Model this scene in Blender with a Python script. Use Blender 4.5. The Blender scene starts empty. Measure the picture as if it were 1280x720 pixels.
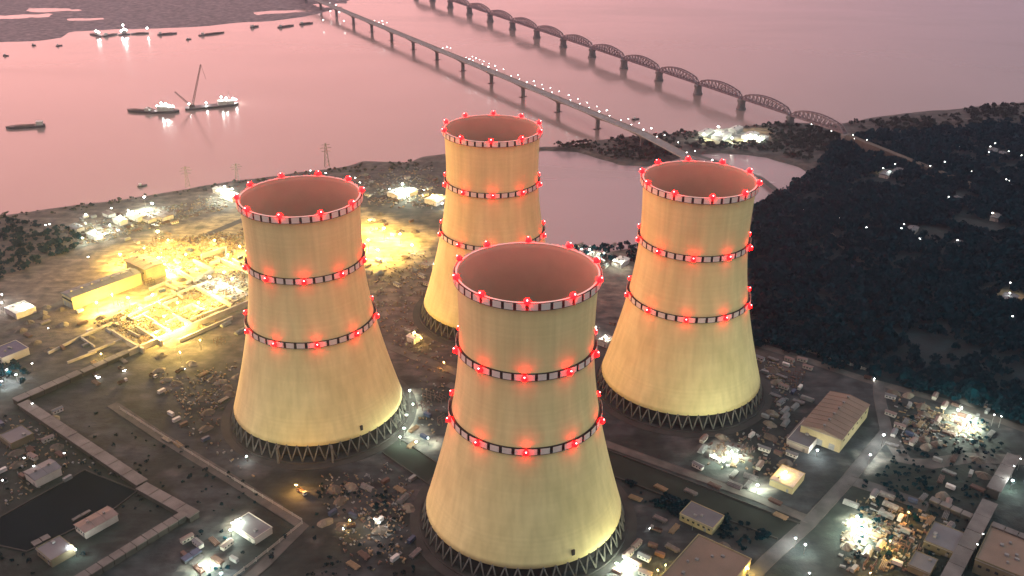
import bpy, math, random
import numpy as np
from mathutils import Matrix, Vector

random.seed(7); RNG = np.random.default_rng(7)
C = bpy.context.scene.collection
sc = bpy.context.scene
R = math.radians

# ------------------------------------------------------------------ camera
CAM_H, PITCH, ROLL, FPX = 398.72, 0.4501, 0.0101, 1171.6      # metres, radians, pixels of a 1280 wide picture
cam = bpy.data.cameras.new('camera'); camo = bpy.data.objects.new('camera', cam); C.objects.link(camo)
cam.sensor_width = 36; cam.lens = 36 * FPX / 1280; cam.clip_start = 1; cam.clip_end = 40000
camo.matrix_world = Matrix.Translation((0, 0, CAM_H)) @ Matrix.Rotation(math.pi/2 - PITCH, 4, 'X') @ Matrix.Rotation(ROLL, 4, 'Z')
sc.camera = camo

# ------------------------------------------------------------------ sky, sun, exposure
SUN_AZ, SUN_EL = -52.0, 3.0                                   # degrees from +Y, clockwise; low over the river on the left
w = bpy.data.worlds.new('World'); sc.world = w; w.use_nodes = True
nt = w.node_tree; bg = nt.nodes['Background']
sky = nt.nodes.new('ShaderNodeTexSky'); sky.sky_type = 'NISHITA'; sky.sun_disc = False
sky.sun_elevation = R(SUN_EL); sky.sun_rotation = R(SUN_AZ); sky.air_density = 1.0; sky.dust_density = 4.0; sky.ozone_density = 3.0
# dusk: the glow of the set sun warms the sky pink on its side and dies away to a cool grey on the other
tcw = nt.nodes.new('ShaderNodeTexCoord'); dt = nt.nodes.new('ShaderNodeVectorMath'); dt.operation = 'DOT_PRODUCT'
dt.inputs[1].default_value = (math.sin(R(SUN_AZ)), math.cos(R(SUN_AZ)), 0)
nt.links.new(tcw.outputs['Generated'], dt.inputs[0])
mrw = nt.nodes.new('ShaderNodeMapRange'); mrw.interpolation_type = 'SMOOTHSTEP'; mrw.inputs[1].default_value = .05; mrw.inputs[2].default_value = 1.05
nt.links.new(dt.outputs['Value'], mrw.inputs[0])
duskc = nt.nodes.new('ShaderNodeMix'); duskc.data_type = 'RGBA'; nt.links.new(mrw.outputs[0], duskc.inputs[0])
sep = nt.nodes.new('ShaderNodeSeparateXYZ'); nt.links.new(tcw.outputs['Generated'], sep.inputs[0])
mrz = nt.nodes.new('ShaderNodeMapRange'); mrz.interpolation_type = 'SMOOTHSTEP'; mrz.inputs[1].default_value = .05; mrz.inputs[2].default_value = .75; nt.links.new(sep.outputs[2], mrz.inputs[0])
cool = nt.nodes.new('ShaderNodeMix'); cool.data_type = 'RGBA'; nt.links.new(mrz.outputs[0], cool.inputs[0]); nt.links.new(cool.outputs[2], duskc.inputs[6])
cool.inputs[6].default_value = (5.0, 3.3, 4.1, 1); cool.inputs[7].default_value = (6.6, 8.6, 8.6, 1)      # earth-shadow band low down, paler overhead
duskc.inputs[7].default_value = (27, 11.4, 10.2, 1)
hsv = nt.nodes.new('ShaderNodeMix'); hsv.data_type = 'RGBA'; hsv.inputs[0].default_value = .85
nt.links.new(sky.outputs[0], hsv.inputs[6]); nt.links.new(duskc.outputs[2], hsv.inputs[7]); nt.links.new(hsv.outputs[2], bg.inputs[0]); bg.inputs[1].default_value = 0.10
sun = bpy.data.lights.new('sun', 'SUN'); sun.energy = 0.35; sun.angle = R(12); sun.color = (1, .62, .5)
suno = bpy.data.objects.new('sun', sun); C.objects.link(suno)
sd = Vector((math.sin(R(SUN_AZ))*math.cos(R(SUN_EL+3)), math.cos(R(SUN_AZ))*math.cos(R(SUN_EL+3)), math.sin(R(SUN_EL+3))))
suno.rotation_euler = (-sd).to_track_quat('-Z', 'Y').to_euler()
vs = sc.view_settings; vs.view_transform = 'Standard'; vs.look = 'None'; vs.gamma = 1; vs.exposure = 0.55; vs.use_curve_mapping = False
sc.cycles.volume_step_rate = 8; sc.cycles.max_bounces = 6; sc.cycles.volume_bounces = 0; sc.cycles.sample_clamp_indirect = 6
sc.cycles.use_light_tree = True

# ------------------------------------------------------------------ survey helpers
CP, SP, CR, SR = math.cos(PITCH), math.sin(PITCH), math.cos(-ROLL), math.sin(-ROLL)
def at(px, py, z=0.0):
    """ground plan position (metres) of a surveyed point of height z"""
    X, Y = px-640, py-360
    X, Y = CR*X - SR*Y, SR*X + CR*Y
    v = -Y/FPX; t = (z-CAM_H) / (-SP + v*CP)
    return (X/FPX*t, (CP + v*SP)*t)
GA = R(-37.5)                                                  # the plant's building grid
U = (math.cos(GA), math.sin(GA)); V = (-math.sin(GA), math.cos(GA))
def uv(p): return (p[0]*U[0]+p[1]*U[1], p[0]*V[0]+p[1]*V[1])
def xy(u, v): return (u*U[0]+v*V[0], u*U[1]+v*V[1])

# ------------------------------------------------------------------ materials
def mat(name, col, rough=.8, col2=None, scale=.15, detail=4, bump=0.0, bscale=None, metal=0.0, spec=.3, stretch=None):
    m = bpy.data.materials.new(name); m.use_nodes = True; n = m.node_tree.nodes; l = m.node_tree.links
    b = n['Principled BSDF']; b.inputs['Roughness'].default_value = rough; b.inputs['Metallic'].default_value = metal
    b.inputs['Specular IOR Level'].default_value = spec
    if col2 is None: col2 = tuple(c*.72 for c in col)
    tc = n.new('ShaderNodeTexCoord'); nz = n.new('ShaderNodeTexNoise'); nz.inputs['Scale'].default_value = scale; nz.inputs['Detail'].default_value = detail
    src = tc.outputs['Object']
    if stretch:
        mp = n.new('ShaderNodeMapping'); mp.inputs['Scale'].default_value = stretch; l.new(src, mp.inputs[0]); src = mp.outputs[0]
    l.new(src, nz.inputs['Vector'])
    cr = n.new('ShaderNodeValToRGB'); cr.color_ramp.elements[0].position = .3; cr.color_ramp.elements[1].position = .7
    cr.color_ramp.elements[0].color = (*col2, 1); cr.color_ramp.elements[1].color = (*col, 1)
    l.new(nz.outputs[0], cr.inputs[0]); l.new(cr.outputs[0], b.inputs['Base Color'])
    if bump:
        nb = n.new('ShaderNodeTexNoise'); nb.inputs['Scale'].default_value = bscale or scale*4; nb.inputs['Detail'].default_value = 5
        l.new(src, nb.inputs['Vector']); bm = n.new('ShaderNodeBump'); bm.inputs['Strength'].default_value = .8; bm.inputs['Distance'].default_value = bump
        l.new(nb.outputs[0], bm.inputs['Height']); l.new(bm.outputs[0], b.inputs['Normal'])
    return m
def glow(name, col, strength, sampled=True, base=.8):
    m = bpy.data.materials.new(name); m.use_nodes = True; n = m.node_tree.nodes
    b = n['Principled BSDF']; b.inputs['Base Color'].default_value = (base, base*.1 if base < .5 else base, base*.1 if base < .5 else base, 1)
    b.inputs['Emission Color'].default_value = (*col, 1); b.inputs['Emission Strength'].default_value = strength
    m.cycles.emission_sampling = 'FRONT' if sampled else 'NONE'
    return m

def shell_material():
    m = mat('tower_concrete', (.64, .53, .25), .85, (.565, .465, .21), .035, 8)
    n = m.node_tree.nodes; l = m.node_tree.links; b = n['Principled BSDF']
    base = b.inputs['Base Color'].links[0].from_socket
    tc = n.new('ShaderNodeTexCoord'); sp = n.new('ShaderNodeSeparateXYZ'); l.new(tc.outputs['Object'], sp.inputs[0])
    mp = n.new('ShaderNodeMapping'); mp.inputs['Scale'].default_value = (.22, .22, .006); l.new(tc.outputs['Object'], mp.inputs[0])
    st = n.new('ShaderNodeTexNoise'); st.inputs['Scale'].default_value = 1; st.inputs['Detail'].default_value = 5; l.new(mp.outputs[0], st.inputs['Vector'])
    r1 = n.new('ShaderNodeMapRange'); r1.inputs[1].default_value = .35; r1.inputs[2].default_value = .75; r1.inputs[3].default_value = 1.05; r1.inputs[4].default_value = .86
    l.new(st.outputs[0], r1.inputs[0])
    # casting lifts: a fresh noise value for every 1.5 m ring of shuttering
    dv = n.new('ShaderNodeMath'); dv.operation = 'DIVIDE'; dv.inputs[1].default_value = 1.5; l.new(sp.outputs[2], dv.inputs[0])
    fl = n.new('ShaderNodeMath'); fl.operation = 'FLOOR'; l.new(dv.outputs[0], fl.inputs[0])
    wn = n.new('ShaderNodeTexWhiteNoise'); wn.noise_dimensions = '1D'; l.new(fl.outputs[0], wn.inputs['W'])
    r2 = n.new('ShaderNodeMapRange'); r2.inputs[3].default_value = .97; r2.inputs[4].default_value = 1.02; l.new(wn.outputs[0], r2.inputs[0])
    ml = n.new('ShaderNodeMath'); ml.operation = 'MULTIPLY'; l.new(r1.outputs[0], ml.inputs[0]); l.new(r2.outputs[0], ml.inputs[1])
    mx = n.new('ShaderNodeVectorMath'); mx.operation = 'SCALE'; l.new(base, mx.inputs[0]); l.new(ml.outputs[0], mx.inputs['Scale'])
    l.new(mx.outputs[0], b.inputs['Base Color'])
    return m

M = dict(
    shell=shell_material(),
    inner=mat('damp_inner_concrete', (.36, .29, .20), .9, (.28, .225, .16), .04, 6),
    conc=mat('concrete', (.30, .27, .235), .85, (.19, .17, .15), .12, 6),
    strut=mat('column_concrete', (.11, .105, .09), .85, (.075, .07, .06), .3),
    darkconc=mat('dark_concrete', (.035, .033, .03), .9, (.02, .019, .018), .1),
    band=mat('gallery_dark', (.03, .022, .02), .7, (.02, .015, .013), .5),
    panel=mat('gallery_panel', (.62, .53, .46), .6, (.52, .44, .38), .3),
    steel=mat('steel', (.16, .15, .15), .5, (.09, .085, .085), .5, metal=.4),
    darksteel=mat('dark_steel', (.05, .045, .05), .6, (.03, .028, .03), .4),
    truss=mat('rail_red_steel', (.16, .115, .125), .7, (.115, .08, .09), .2),  # lightened steel, distance haze put into the colour
    pier=mat('pier_stone', (.17, .135, .135), .85, (.10, .09, .085), .15),  # lightened like the trusses, with haze in the colour
    deck=mat('bridge_deck', (.17, .155, .15), .8, (.11, .10, .10), .1),
    road=mat('road', (.065, .062, .062), .85, (.027, .027, .027), .10, 9, stretch=(1, 1, 1)),
    track=mat('dirt_track', (.082, .074, .068), .95, (.034, .032, .030), .09, 9),
    gallery_roof=mat('gallery_roof', (.115, .105, .10), .8, (.06, .056, .054), .10, 6),
    roof_brown=mat('brown_roof', (.15, .105, .08), .8, (.11, .08, .06), .06, 6),
    roof_grey=mat('grey_roof', (.10, .10, .11), .7, (.07, .068, .075), .08, 6),
    roof_pink=mat('faded_red_roof', (.16, .11, .10), .8, (.10, .075, .07), .12, 6),
    wall_yellow=mat('ochre_wall', (.29, .235, .125), .85, (.20, .165, .09), .12),
    wall_pale=mat('pale_wall', (.36, .33, .29), .85, (.26, .24, .21), .12),
    wall_olive=mat('olive_wall', (.12, .10, .06), .85, (.08, .07, .045), .1),
    glass=mat('window_glass', (.02, .025, .03), .15, (.015, .02, .022), .2, spec=.5),
    blue=mat('blue_paint', (.03, .045, .085), .6, (.02, .03, .06), .4),
    slab=mat('slab_concrete', (.26, .25, .23), .9, (.07, .07, .068), .16, 9),
    rust=mat('rust_paint', (.09, .05, .04), .75, (.06, .033, .027), .4),
    white=mat('white_paint', (.42, .40, .38), .6, (.30, .28, .27), .4),
    grey=mat('grey_paint', (.17, .17, .17), .7, (.11, .11, .11), .4),
    green=mat('green_paint', (.05, .10, .06), .7, (.03, .06, .04), .4),
    sandpile=mat('sand_heap', (.14, .115, .09), .95, (.09, .075, .06), .25, 6, .25),
    earthpile=mat('earth_heap', (.085, .065, .052), .95, (.05, .04, .032), .25, 6, .25),
    timber=mat('timber', (.22, .15, .09), .85, (.13, .09, .055), .4),
    hull=mat('hull_paint', (.06, .05, .055), .6, (.035, .03, .033), .2),
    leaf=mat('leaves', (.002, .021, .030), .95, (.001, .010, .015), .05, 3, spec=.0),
    leaf_far=mat('far_leaves', (.036, .036, .030), .95, (.018, .020, .017), .05, 3, spec=.0),  # paler and browner than the wood leaves, haze put into the colour
    tyre=mat('tyre', (.015, .015, .015), .9),
    fill=mat('fill_pack', (.012, .012, .012), .95),
    red=glow('red_lamp', (1, .0003, .0006), 34, True, .02),
    redtop=glow('red_rim_lamp', (1, .0002, .0004), 80, True, .02),
    core=glow('lamp_core', (1, .55, .55), 5, False),
    wlamp=glow('white_lamp', (.86, 1, .78), 2300),
    wlamp_soft=glow('white_lamp_soft', (.92, 1, .92), 1100),
    ylamp=glow('sodium_lamp', (1, .64, .14), 15000),
    olamp=glow('orange_lamp', (1, .45, .08), 4000),
    dot=glow('far_lamp', (.95, 1, .95), 14, False),
    dotwarm=glow('far_warm_lamp', (1, .85, .6), 16, False),
    head=glow('vehicle_lamp', (1, .95, .85), 120),
)

# ------------------------------------------------------------------ mesh helpers
class MB:
    def __init__(s): s.v = []; s.f = []; s.m = []; s.mats = []
    def mi(s, m):
        if m not in s.mats: s.mats.append(m)
        return s.mats.index(m)
    def add(s, vs, fs, m=0):
        o = len(s.v); s.v += [tuple(v) for v in vs]; s.f += [tuple(i+o for i in f) for f in fs]; s.m += [m]*len(fs); return s
    def box(s, c, d, rz=0, m=0, top=1.0):
        cx, cy, cz = c; hx, hy, hz = d[0]/2, d[1]/2, d[2]/2; ca, sa = math.cos(rz), math.sin(rz); vs = []
        for z, k in ((-hz, 1), (hz, top)):
            for x, y in ((-hx, -hy), (hx, -hy), (hx, hy), (-hx, hy)):
                x *= k; y *= k; vs.append((cx+x*ca-y*sa, cy+x*sa+y*ca, cz+z))
        return s.add(vs, [(3,2,1,0),(4,5,6,7),(0,1,5,4),(1,2,6,5),(2,3,7,6),(3,0,4,7)], m)
    def bar(s, a, b, wd, ht=None, m=0):
        a = Vector(a); b = Vector(b); d = (b-a).normalized(); ht = ht or wd
        up = Vector((0,0,1)) if abs(d.z) < .95 else Vector((0,1,0))
        x = d.cross(up).normalized(); y = x.cross(d).normalized(); vs = []
        for p in (a, b):
            for i, j in ((-1,-1),(1,-1),(1,1),(-1,1)): vs.append(p + x*i*wd/2 + y*j*ht/2)
        return s.add(vs, [(3,2,1,0),(4,5,6,7),(0,1,5,4),(1,2,6,5),(2,3,7,6),(3,0,4,7)], m)
    def tube(s, a, b, r0, r1=None, n=8, m=0):
        a = Vector(a); b = Vector(b); d = (b-a).normalized(); r1 = r0 if r1 is None else r1
        up = Vector((0,0,1)) if abs(d.z) < .95 else Vector((0,1,0))
        x = d.cross(up).normalized(); y = x.cross(d).normalized(); vs = []
        for p, r in ((a, r0), (b, r1)):
            for k in range(n):
                t = 2*math.pi*k/n; vs.append(p + x*math.cos(t)*r + y*math.sin(t)*r)
        fs = [(k, (k+1)%n, n+(k+1)%n, n+k) for k in range(n)] + [tuple(range(n-1,-1,-1)), tuple(range(n, 2*n))]
        return s.add(vs, fs, m)
    def lathe(s, prof, n=64, m=0, closed=False):
        o = []; k = len(prof)
        for i in range(n):
            t = 2*math.pi*i/n; o += [(r*math.cos(t), r*math.sin(t), z) for r, z in prof]
        fs = []
        for i in range(n):
            j = (i+1) % n
            for q in range(k if closed else k-1):
                q2 = (q+1) % k; fs.append((i*k+q, j*k+q, j*k+q2, i*k+q2))
        return s.add(o, fs, m)
    def ball(s, c, r, m=0, sz=1.0):
        p = (1+5**.5)/2; q = [(-1,p,0),(1,p,0),(-1,-p,0),(1,-p,0),(0,-1,p),(0,1,p),(0,-1,-p),(0,1,-p),(p,0,-1),(p,0,1),(-p,0,-1),(-p,0,1)]
        k = r/math.sqrt(1+p*p)
        return s.add([(c[0]+a*k, c[1]+b*k, c[2]+d*k*sz) for a,b,d in q], [(0,11,5),(0,5,1),(0,1,7),(0,7,10),(0,10,11),(1,5,9),(5,11,4),(11,10,2),(10,7,6),(7,1,8),(3,9,4),(3,4,2),(3,2,6),(3,6,8),(3,8,9),(4,9,5),(2,4,11),(6,2,10),(8,6,7),(9,8,1)], m)
    def prism(s, poly, z0, z1, m=0):
        n = len(poly)
        a = sum(poly[i][0]*poly[(i+1)%n][1]-poly[(i+1)%n][0]*poly[i][1] for i in range(n))
        if a < 0: poly = poly[::-1]
        vs = [(x, y, z0) for x, y in poly] + [(x, y, z1) for x, y in poly]
        return s.add(vs, [tuple(range(n-1,-1,-1)), tuple(range(n, 2*n))] + [(i,(i+1)%n,n+(i+1)%n,n+i) for i in range(n)], m)
    def mesh(s, name, mats, smooth=False):
        me = bpy.data.meshes.new(name); me.from_pydata(s.v, [], s.f)
        for x in (mats if isinstance(mats, (list, tuple)) else [mats]): me.materials.append(M[x] if isinstance(x, str) else x)
        if any(s.m): me.polygons.foreach_set('material_index', s.m)
        if smooth: me.polygons.foreach_set('use_smooth', [True]*len(s.f))
        me.update(); return me
    def build(s, name, mats, parent=None, loc=(0,0,0), rz=0, smooth=False):
        return obj(name, s.mesh(name, mats, smooth), parent, loc, rz)
def obj(name, me, parent=None, loc=(0,0,0), rz=0):
    o = bpy.data.objects.new(name, me); C.objects.link(o); o.parent = parent; o.location = loc; o.rotation_euler = (0,0,rz); return o
def tag(o, label, cat, group=None):
    o['label'] = label; o['category'] = cat
    if group: o['group'] = group
    return o
def thing(name, loc, rz, label, cat, group=None):
    o = obj(name, None, None, (loc[0], loc[1], loc[2] if len(loc) > 2 else 0), rz); o.empty_display_size = 2
    return tag(o, label, cat, group)
def struct(o, kind='structure'): o['kind'] = kind; return o
def copy_tree(o, loc, rz, label=None, group=None):
    r = o.copy(); C.objects.link(r); r.location = loc; r.rotation_euler = (0,0,rz)
    if label: r['label'] = label
    if group: r['group'] = group
    for ch in list(o.children):
        c = ch.copy(); C.objects.link(c); c.parent = r
        for g in list(ch.children):
            d = g.copy(); C.objects.link(d); d.parent = c
    return r

# ------------------------------------------------------------------ the land: one height field, water lies where it dips
def P(pts, z=0): return np.array([at(x, y, z) for x, y in pts])
def inside(poly, X, Y):
    c = np.zeros(X.shape, bool); n = len(poly)
    for i in range(n):
        x0, y0 = poly[i]; x1, y1 = poly[(i+1) % n]
        if y0 == y1: continue
        k = ((y0 > Y) != (y1 > Y)) & (X < (x1-x0)*(Y-y0)/(y1-y0)+x0); c ^= k
    return c
def edge_dist(poly, X, Y):
    d = np.full(X.shape, 1e9); n = len(poly)
    for i in range(n):
        x0, y0 = poly[i]; x1, y1 = poly[(i+1) % n]; dx, dy = x1-x0, y1-y0; L = dx*dx+dy*dy+1e-9
        t = np.clip(((X-x0)*dx+(Y-y0)*dy)/L, 0, 1); d = np.minimum(d, np.hypot(X-x0-t*dx, Y-y0-t*dy))
    return d
def sdist(poly, X, Y): return np.where(inside(poly, X, Y), 1, -1)*edge_dist(poly, X, Y)
def vnoise(X, Y, s, seed):
    r = np.random.default_rng(seed); T = r.random((256, 256)); x = X/s; y = Y/s
    xi = np.floor(x).astype(int); yi = np.floor(y).astype(int); fx = x-xi; fy = y-yi; fx = fx*fx*(3-2*fx); fy = fy*fy*(3-2*fy)
    g = lambda a, b: T[a % 256, b % 256]
    return (g(xi,yi)*(1-fx)+g(xi+1,yi)*fx)*(1-fy)+(g(xi,yi+1)*(1-fx)+g(xi+1,yi+1)*fx)*fy
def fbm(X, Y, s, seed): return (vnoise(X,Y,s,seed)*.5+vnoise(X,Y,s/2,seed+1)*.3+vnoise(X,Y,s/4,seed+2)*.2)

shore = [(-2600, -700), (-1500, 340)] + [at(*p) for p in [(-120,280),(0,266),(100,253),(200,238),(300,223),(380,212),(430,205),(455,199),(510,200),(530,193),(557,190),(600,188),(640,186),
     (680,181),(720,178),(745,172),(790,168),(830,165),(880,160),(930,156),(985,151),(1040,153),(1060,150),(1100,143),(1180,135),(1280,125),(1500,108)]] + [(6000, 2600), (6000, -3000), (-2600, -3000)]
lagoon_p = [at(*p) for p in [(575,235),(620,200),(680,185),(720,187),(750,196),(775,203),(810,204),(860,192),(900,188),(930,190),(960,193),(1000,205),(1012,212),(1000,226),(962,243),(940,254),(880,285),(830,300),(790,307),(735,313),(680,303),(620,300),(580,270)]]
far_p = [[at(*p) for p in q] for q in (
    [(-150,60),(0,51),(50,49),(82,45),(92,38),(150,35),(232,33),(300,27),(345,24),(400,16),(430,8),(470,-30),(-300,-30)],)]
bars_cut = [[at(*p) for p in q] for q in ([(-20,17),(60,15),(62,19),(-20,22)], [(40,8),(110,9),(100,13),(40,12)], [(75,20),(125,21),(110,24),(70,23)], [(310,14),(385,8),(390,12),(320,17)], [(395,4),(430,2),(440,6),(400,9)])]
pond_p = [at(*p) for p in [(-30,664),(106,588),(172,614),(138,640),(34,690),(-30,676)]]
canal_p = [at(*p) for p in [(497,553),(545,590),(660,560),(757,553),(850,590),(1005,652),(975,672),(870,628),(757,592),(640,620),(480,570)]]
xs = np.concatenate([-np.geomspace(5500, 1500, 14), np.arange(-1480, -560, 12), np.arange(-560, 560, 5), np.arange(560, 1500, 12), np.geomspace(1510, 5500, 14)])
ys = np.concatenate([np.linspace(-2500, 350, 14), np.arange(380, 900, 5), np.arange(900, 1500, 6), np.arange(1500, 2800, 12), np.geomspace(2850, 7000, 12)])
GX, GY = np.meshgrid(xs, ys)
wob = (fbm(GX, GY, 60, 11)-.5)*14
dl = sdist(shore, GX, GY) + wob*np.clip((GY-700)/300, 0, 1)
dg = sdist(lagoon_p, GX, GY) + wob
dp = sdist(pond_p, GX, GY)
sm = lambda t: np.clip(t, 0, 1)**2*(3-2*np.clip(t, 0, 1))
Z = -7 + 7*sm((dl+12)/24)
Z = np.minimum(Z, 0 - 7*sm((dg+10)/22))
df = np.maximum.reduce([sdist(q, GX, GY) for q in far_p]) + wob*1.5
for q in bars_cut: df = np.minimum(df, -sdist(q, GX, GY)*.45 + 10 + wob*2.6)
Z = np.maximum(Z, -7 + 4.2*sm((df+25)/50))
Z = Z - .35*fbm(GX, GY, 9, 31)*(Z > -.5)
nx, ny = len(xs), len(ys)
gm = bpy.data.meshes.new('ground')
idx = np.arange(nx*ny).reshape(ny, nx)
quads = np.stack([idx[:-1,:-1], idx[:-1,1:], idx[1:,1:], idx[1:,:-1]], -1).reshape(-1, 4)
gm.vertices.add(nx*ny); gm.vertices.foreach_set('co', np.stack([GX, GY, Z], -1).astype(np.float32).ravel())
gm.loops.add(quads.size); gm.loops.foreach_set('vertex_index', quads.ravel().astype(np.int32))
gm.polygons.add(len(quads)); gm.polygons.foreach_set('loop_start', np.arange(0, quads.size, 4, dtype=np.int32)); gm.polygons.foreach_set('loop_total', np.full(len(quads), 4, np.int32))
gm.polygons.foreach_set('use_smooth', np.ones(len(quads), bool)); gm.update(); gm.validate()
# soil colours: kinds from the survey, plus painted lamp pools and distance haze
wood_p = [at(*p) for p in [(938,432),(1000,447),(1080,473),(1190,502),(1290,536),(1500,600),(1700,250),(1290,150),(1180,162),(1090,168),(1050,176),(1015,215),(1002,228),(965,247),(945,258),(935,330)]]
sand_p = [[at(*p) for p in q] for q in ([(440,256),(550,292),(535,325),(480,345),(440,340)], [(120,315),(320,255),(320,380),(160,440),(100,410),(130,360)],
    [(1245,362),(1275,366),(1290,378),(1250,378)], [(1098,213),(1130,212),(1128,219),(1100,221)], [(870,160),(960,160),(965,176),(880,180)])]
field_p = [[at(*p) for p in q] for q in ([(1120,284),(1175,282),(1200,296),(1170,302)], [(1185,268),(1275,285),(1275,300),(1190,284)], [(1225,300),(1260,302),(1250,312)], [(1180,236),(1215,244),(1235,256),(1195,250)])]
grass_p = [[at(*p) for p in q] for q in ([(0,520),(30,505),(180,605),(235,640),(100,725),(-20,730)], [(470,212),(560,200),(560,290),(450,262)], [(757,560),(1010,655),(960,690),(760,610)], [(160,510),(385,655),(330,715),(300,700),(350,655),(140,530)], [(1060,560),(1290,600),(1290,730),(960,730)])]
lamp_pool_p = [[at(*p) for p in q] for q in [[(880,560),(905,550),(940,564),(912,582)], [(936,602),(955,598),(966,612),(944,618)], [(1183,512),(1205,501),(1236,522),(1222,545),(1196,534)], [(1050,645),(1075,632),(1104,655),(1078,680)], [(496,540),(506,486),(522,490),(518,530),(552,548),(545,560)], [(277,664),(296,646),(306,652),(290,674)],
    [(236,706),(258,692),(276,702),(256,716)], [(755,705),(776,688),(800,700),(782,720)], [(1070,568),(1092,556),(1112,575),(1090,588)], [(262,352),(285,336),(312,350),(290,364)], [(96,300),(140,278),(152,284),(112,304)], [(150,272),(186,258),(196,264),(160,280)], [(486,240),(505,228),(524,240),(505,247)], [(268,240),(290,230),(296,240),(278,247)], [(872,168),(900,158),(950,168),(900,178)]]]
near = ((GX > -900) & (GX < 1500) & (GY > 350) & (GY < 1700))
col = np.empty((ny, nx, 4)); dirt = np.array([.037, .042, .047, 1]); col[:] = dirt
n1 = fbm(GX, GY, 40, 3); n2 = fbm(GX, GY, 17, 5)
def mixin(mask, c):
    global col
    mask = np.clip(mask, 0, 1)[..., None]; col = col*(1-mask) + np.array([*c, 1])*mask
mixin((n1-.50)*9, (.018, .023, .022)); mixin((n2-.60)*9, (.078, .073, .074))
mixin(np.clip((GY-640)/160, 0, 1)*np.clip((330-GX)/120, 0, 1)*(.35+n1), (.17, .125, .105))  # sandier ground towards the back, with pink haze put into its colour
soft = lambda q, s=10: np.clip(sdist(q, GX, GY)/s + .5 + (n2-.5)*1.6, 0, 1)
for q in grass_p: mixin(soft(q)*.85*(.4+n1), (.014, .024, .019))
mixin(np.clip((GY-980)/200, 0, 1)*.8*(dl > 0), (.10, .084, .076))
mixin(((GX > 330) & (GY > 1350) & (dl > 0))*.8, (.085, .072, .068))  # far right bank, lightened by haze put into the soil colour
mixin(soft(wood_p), (.003, .016, .022))
for q in sand_p: mixin(soft(q, 14), (.42, .33, .18))
for q in lamp_pool_p: mixin(soft(q, 9), (.40, .39, .35))  # pale pools of lamp light put into the soil colour
for q in field_p: mixin(soft(q, 20)*.7, (.022, .032, .034))
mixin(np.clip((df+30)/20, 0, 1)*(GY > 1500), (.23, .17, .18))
mixin(np.clip(1-np.abs(dl-2)/14, 0, 1)*.5*(GY > 900), (.10, .085, .075))
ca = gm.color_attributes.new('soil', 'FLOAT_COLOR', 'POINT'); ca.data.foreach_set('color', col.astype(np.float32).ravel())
def ground_material():
    m = mat('earth', (.86, .84, .82), .95, (.22, .24, .26), .09, 10, .5, .35); n = m.node_tree.nodes; l = m.node_tree.links; b = n['Principled BSDF']
    src = b.inputs['Base Color'].links[0].from_socket
    at_ = n.new('ShaderNodeAttribute'); at_.attribute_name = 'soil'
    mu = n.new('ShaderNodeMix'); mu.data_type = 'RGBA'; mu.blend_type = 'MULTIPLY'; mu.inputs[0].default_value = 1
    l.new(at_.outputs['Color'], mu.inputs[6]); l.new(src, mu.inputs[7])
    # vehicle ruts along the building grid
    tc = n.new('ShaderNodeTexCoord'); mp = n.new('ShaderNodeMapping'); mp.inputs['Rotation'].default_value = (0, 0, -GA); mp.inputs['Scale'].default_value = (.045, .16, 1)
    l.new(tc.outputs['Object'], mp.inputs[0]); nz = n.new('ShaderNodeTexNoise'); nz.inputs['Scale'].default_value = 1; nz.inputs['Detail'].default_value = 6; nz.inputs['Distortion'].default_value = .6
    l.new(mp.outputs[0], nz.inputs['Vector']); rg = n.new('ShaderNodeMapRange'); rg.inputs[1].default_value = .38; rg.inputs[2].default_value = .66; rg.inputs[3].default_value = .74; rg.inputs[4].default_value = 1.28
    l.new(nz.outputs[0], rg.inputs[0]); sc_ = n.new('ShaderNodeVectorMath'); sc_.operation = 'SCALE'; l.new(mu.outputs[2], sc_.inputs[0]); l.new(rg.outputs[0], sc_.inputs['Scale'])
    l.new(sc_.outputs[0], b.inputs['Base Color']); return m
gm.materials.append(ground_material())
struct(obj('ground', gm))

def water(name, base, rough, bump):
    m = mat(name, base, rough, tuple(c*.9 for c in base), .004, 5, bump, .05, spec=.5, stretch=(1, .6, 1)); n = m.node_tree.nodes; l = m.node_tree.links; b = n['Principled BSDF']; b.inputs['IOR'].default_value = 1.33
    tc = n.new('ShaderNodeTexCoord'); mp = n.new('ShaderNodeMapping'); mp.inputs['Rotation'].default_value = (0, 0, R(35)); mp.inputs['Scale'].default_value = (.0022, .009, 1); l.new(tc.outputs['Object'], mp.inputs[0])
    nz = n.new('ShaderNodeTexNoise'); nz.inputs['Scale'].default_value = 1; nz.inputs['Detail'].default_value = 7; nz.inputs['Distortion'].default_value = .8; l.new(mp.outputs[0], nz.inputs['Vector'])
    mr = n.new('ShaderNodeMapRange'); mr.inputs[1].default_value = .35; mr.inputs[2].default_value = .7; mr.inputs[3].default_value = rough*.85; mr.inputs[4].default_value = rough*1.5; l.new(nz.outputs[0], mr.inputs[0]); l.new(mr.outputs[0], b.inputs['Roughness'])
    return m
def sheet(name, poly, z, m, kind='structure'):
    me = bpy.data.meshes.new(name); me.from_pydata([(x, y, z) for x, y in poly], [], [tuple(range(len(poly)))]); me.materials.append(M[m] if isinstance(m, str) else m)
    if me.polygons[0].normal.z < 0: me.flip_normals()
    return struct(obj(name, me), kind)
sheet('river', [(-5400, -2400), (5400, -2400), (5400, 6900), (-5400, 6900)], -4.0, water('river_water', (.19, .135, .12), .14, .2))
lg = np.array(lagoon_p); c0 = lg.mean(0)
sheet('lagoon', [tuple(c0+(p-c0)*1.12) for p in lg], -3.8, water('lagoon_water', (.21, .155, .16), .2, .15))
po = sheet('settling_pond', pond_p, .05, mat('pond_water', (.008, .011, .014), .6, (.005, .007, .009), .02, spec=.0))
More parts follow.
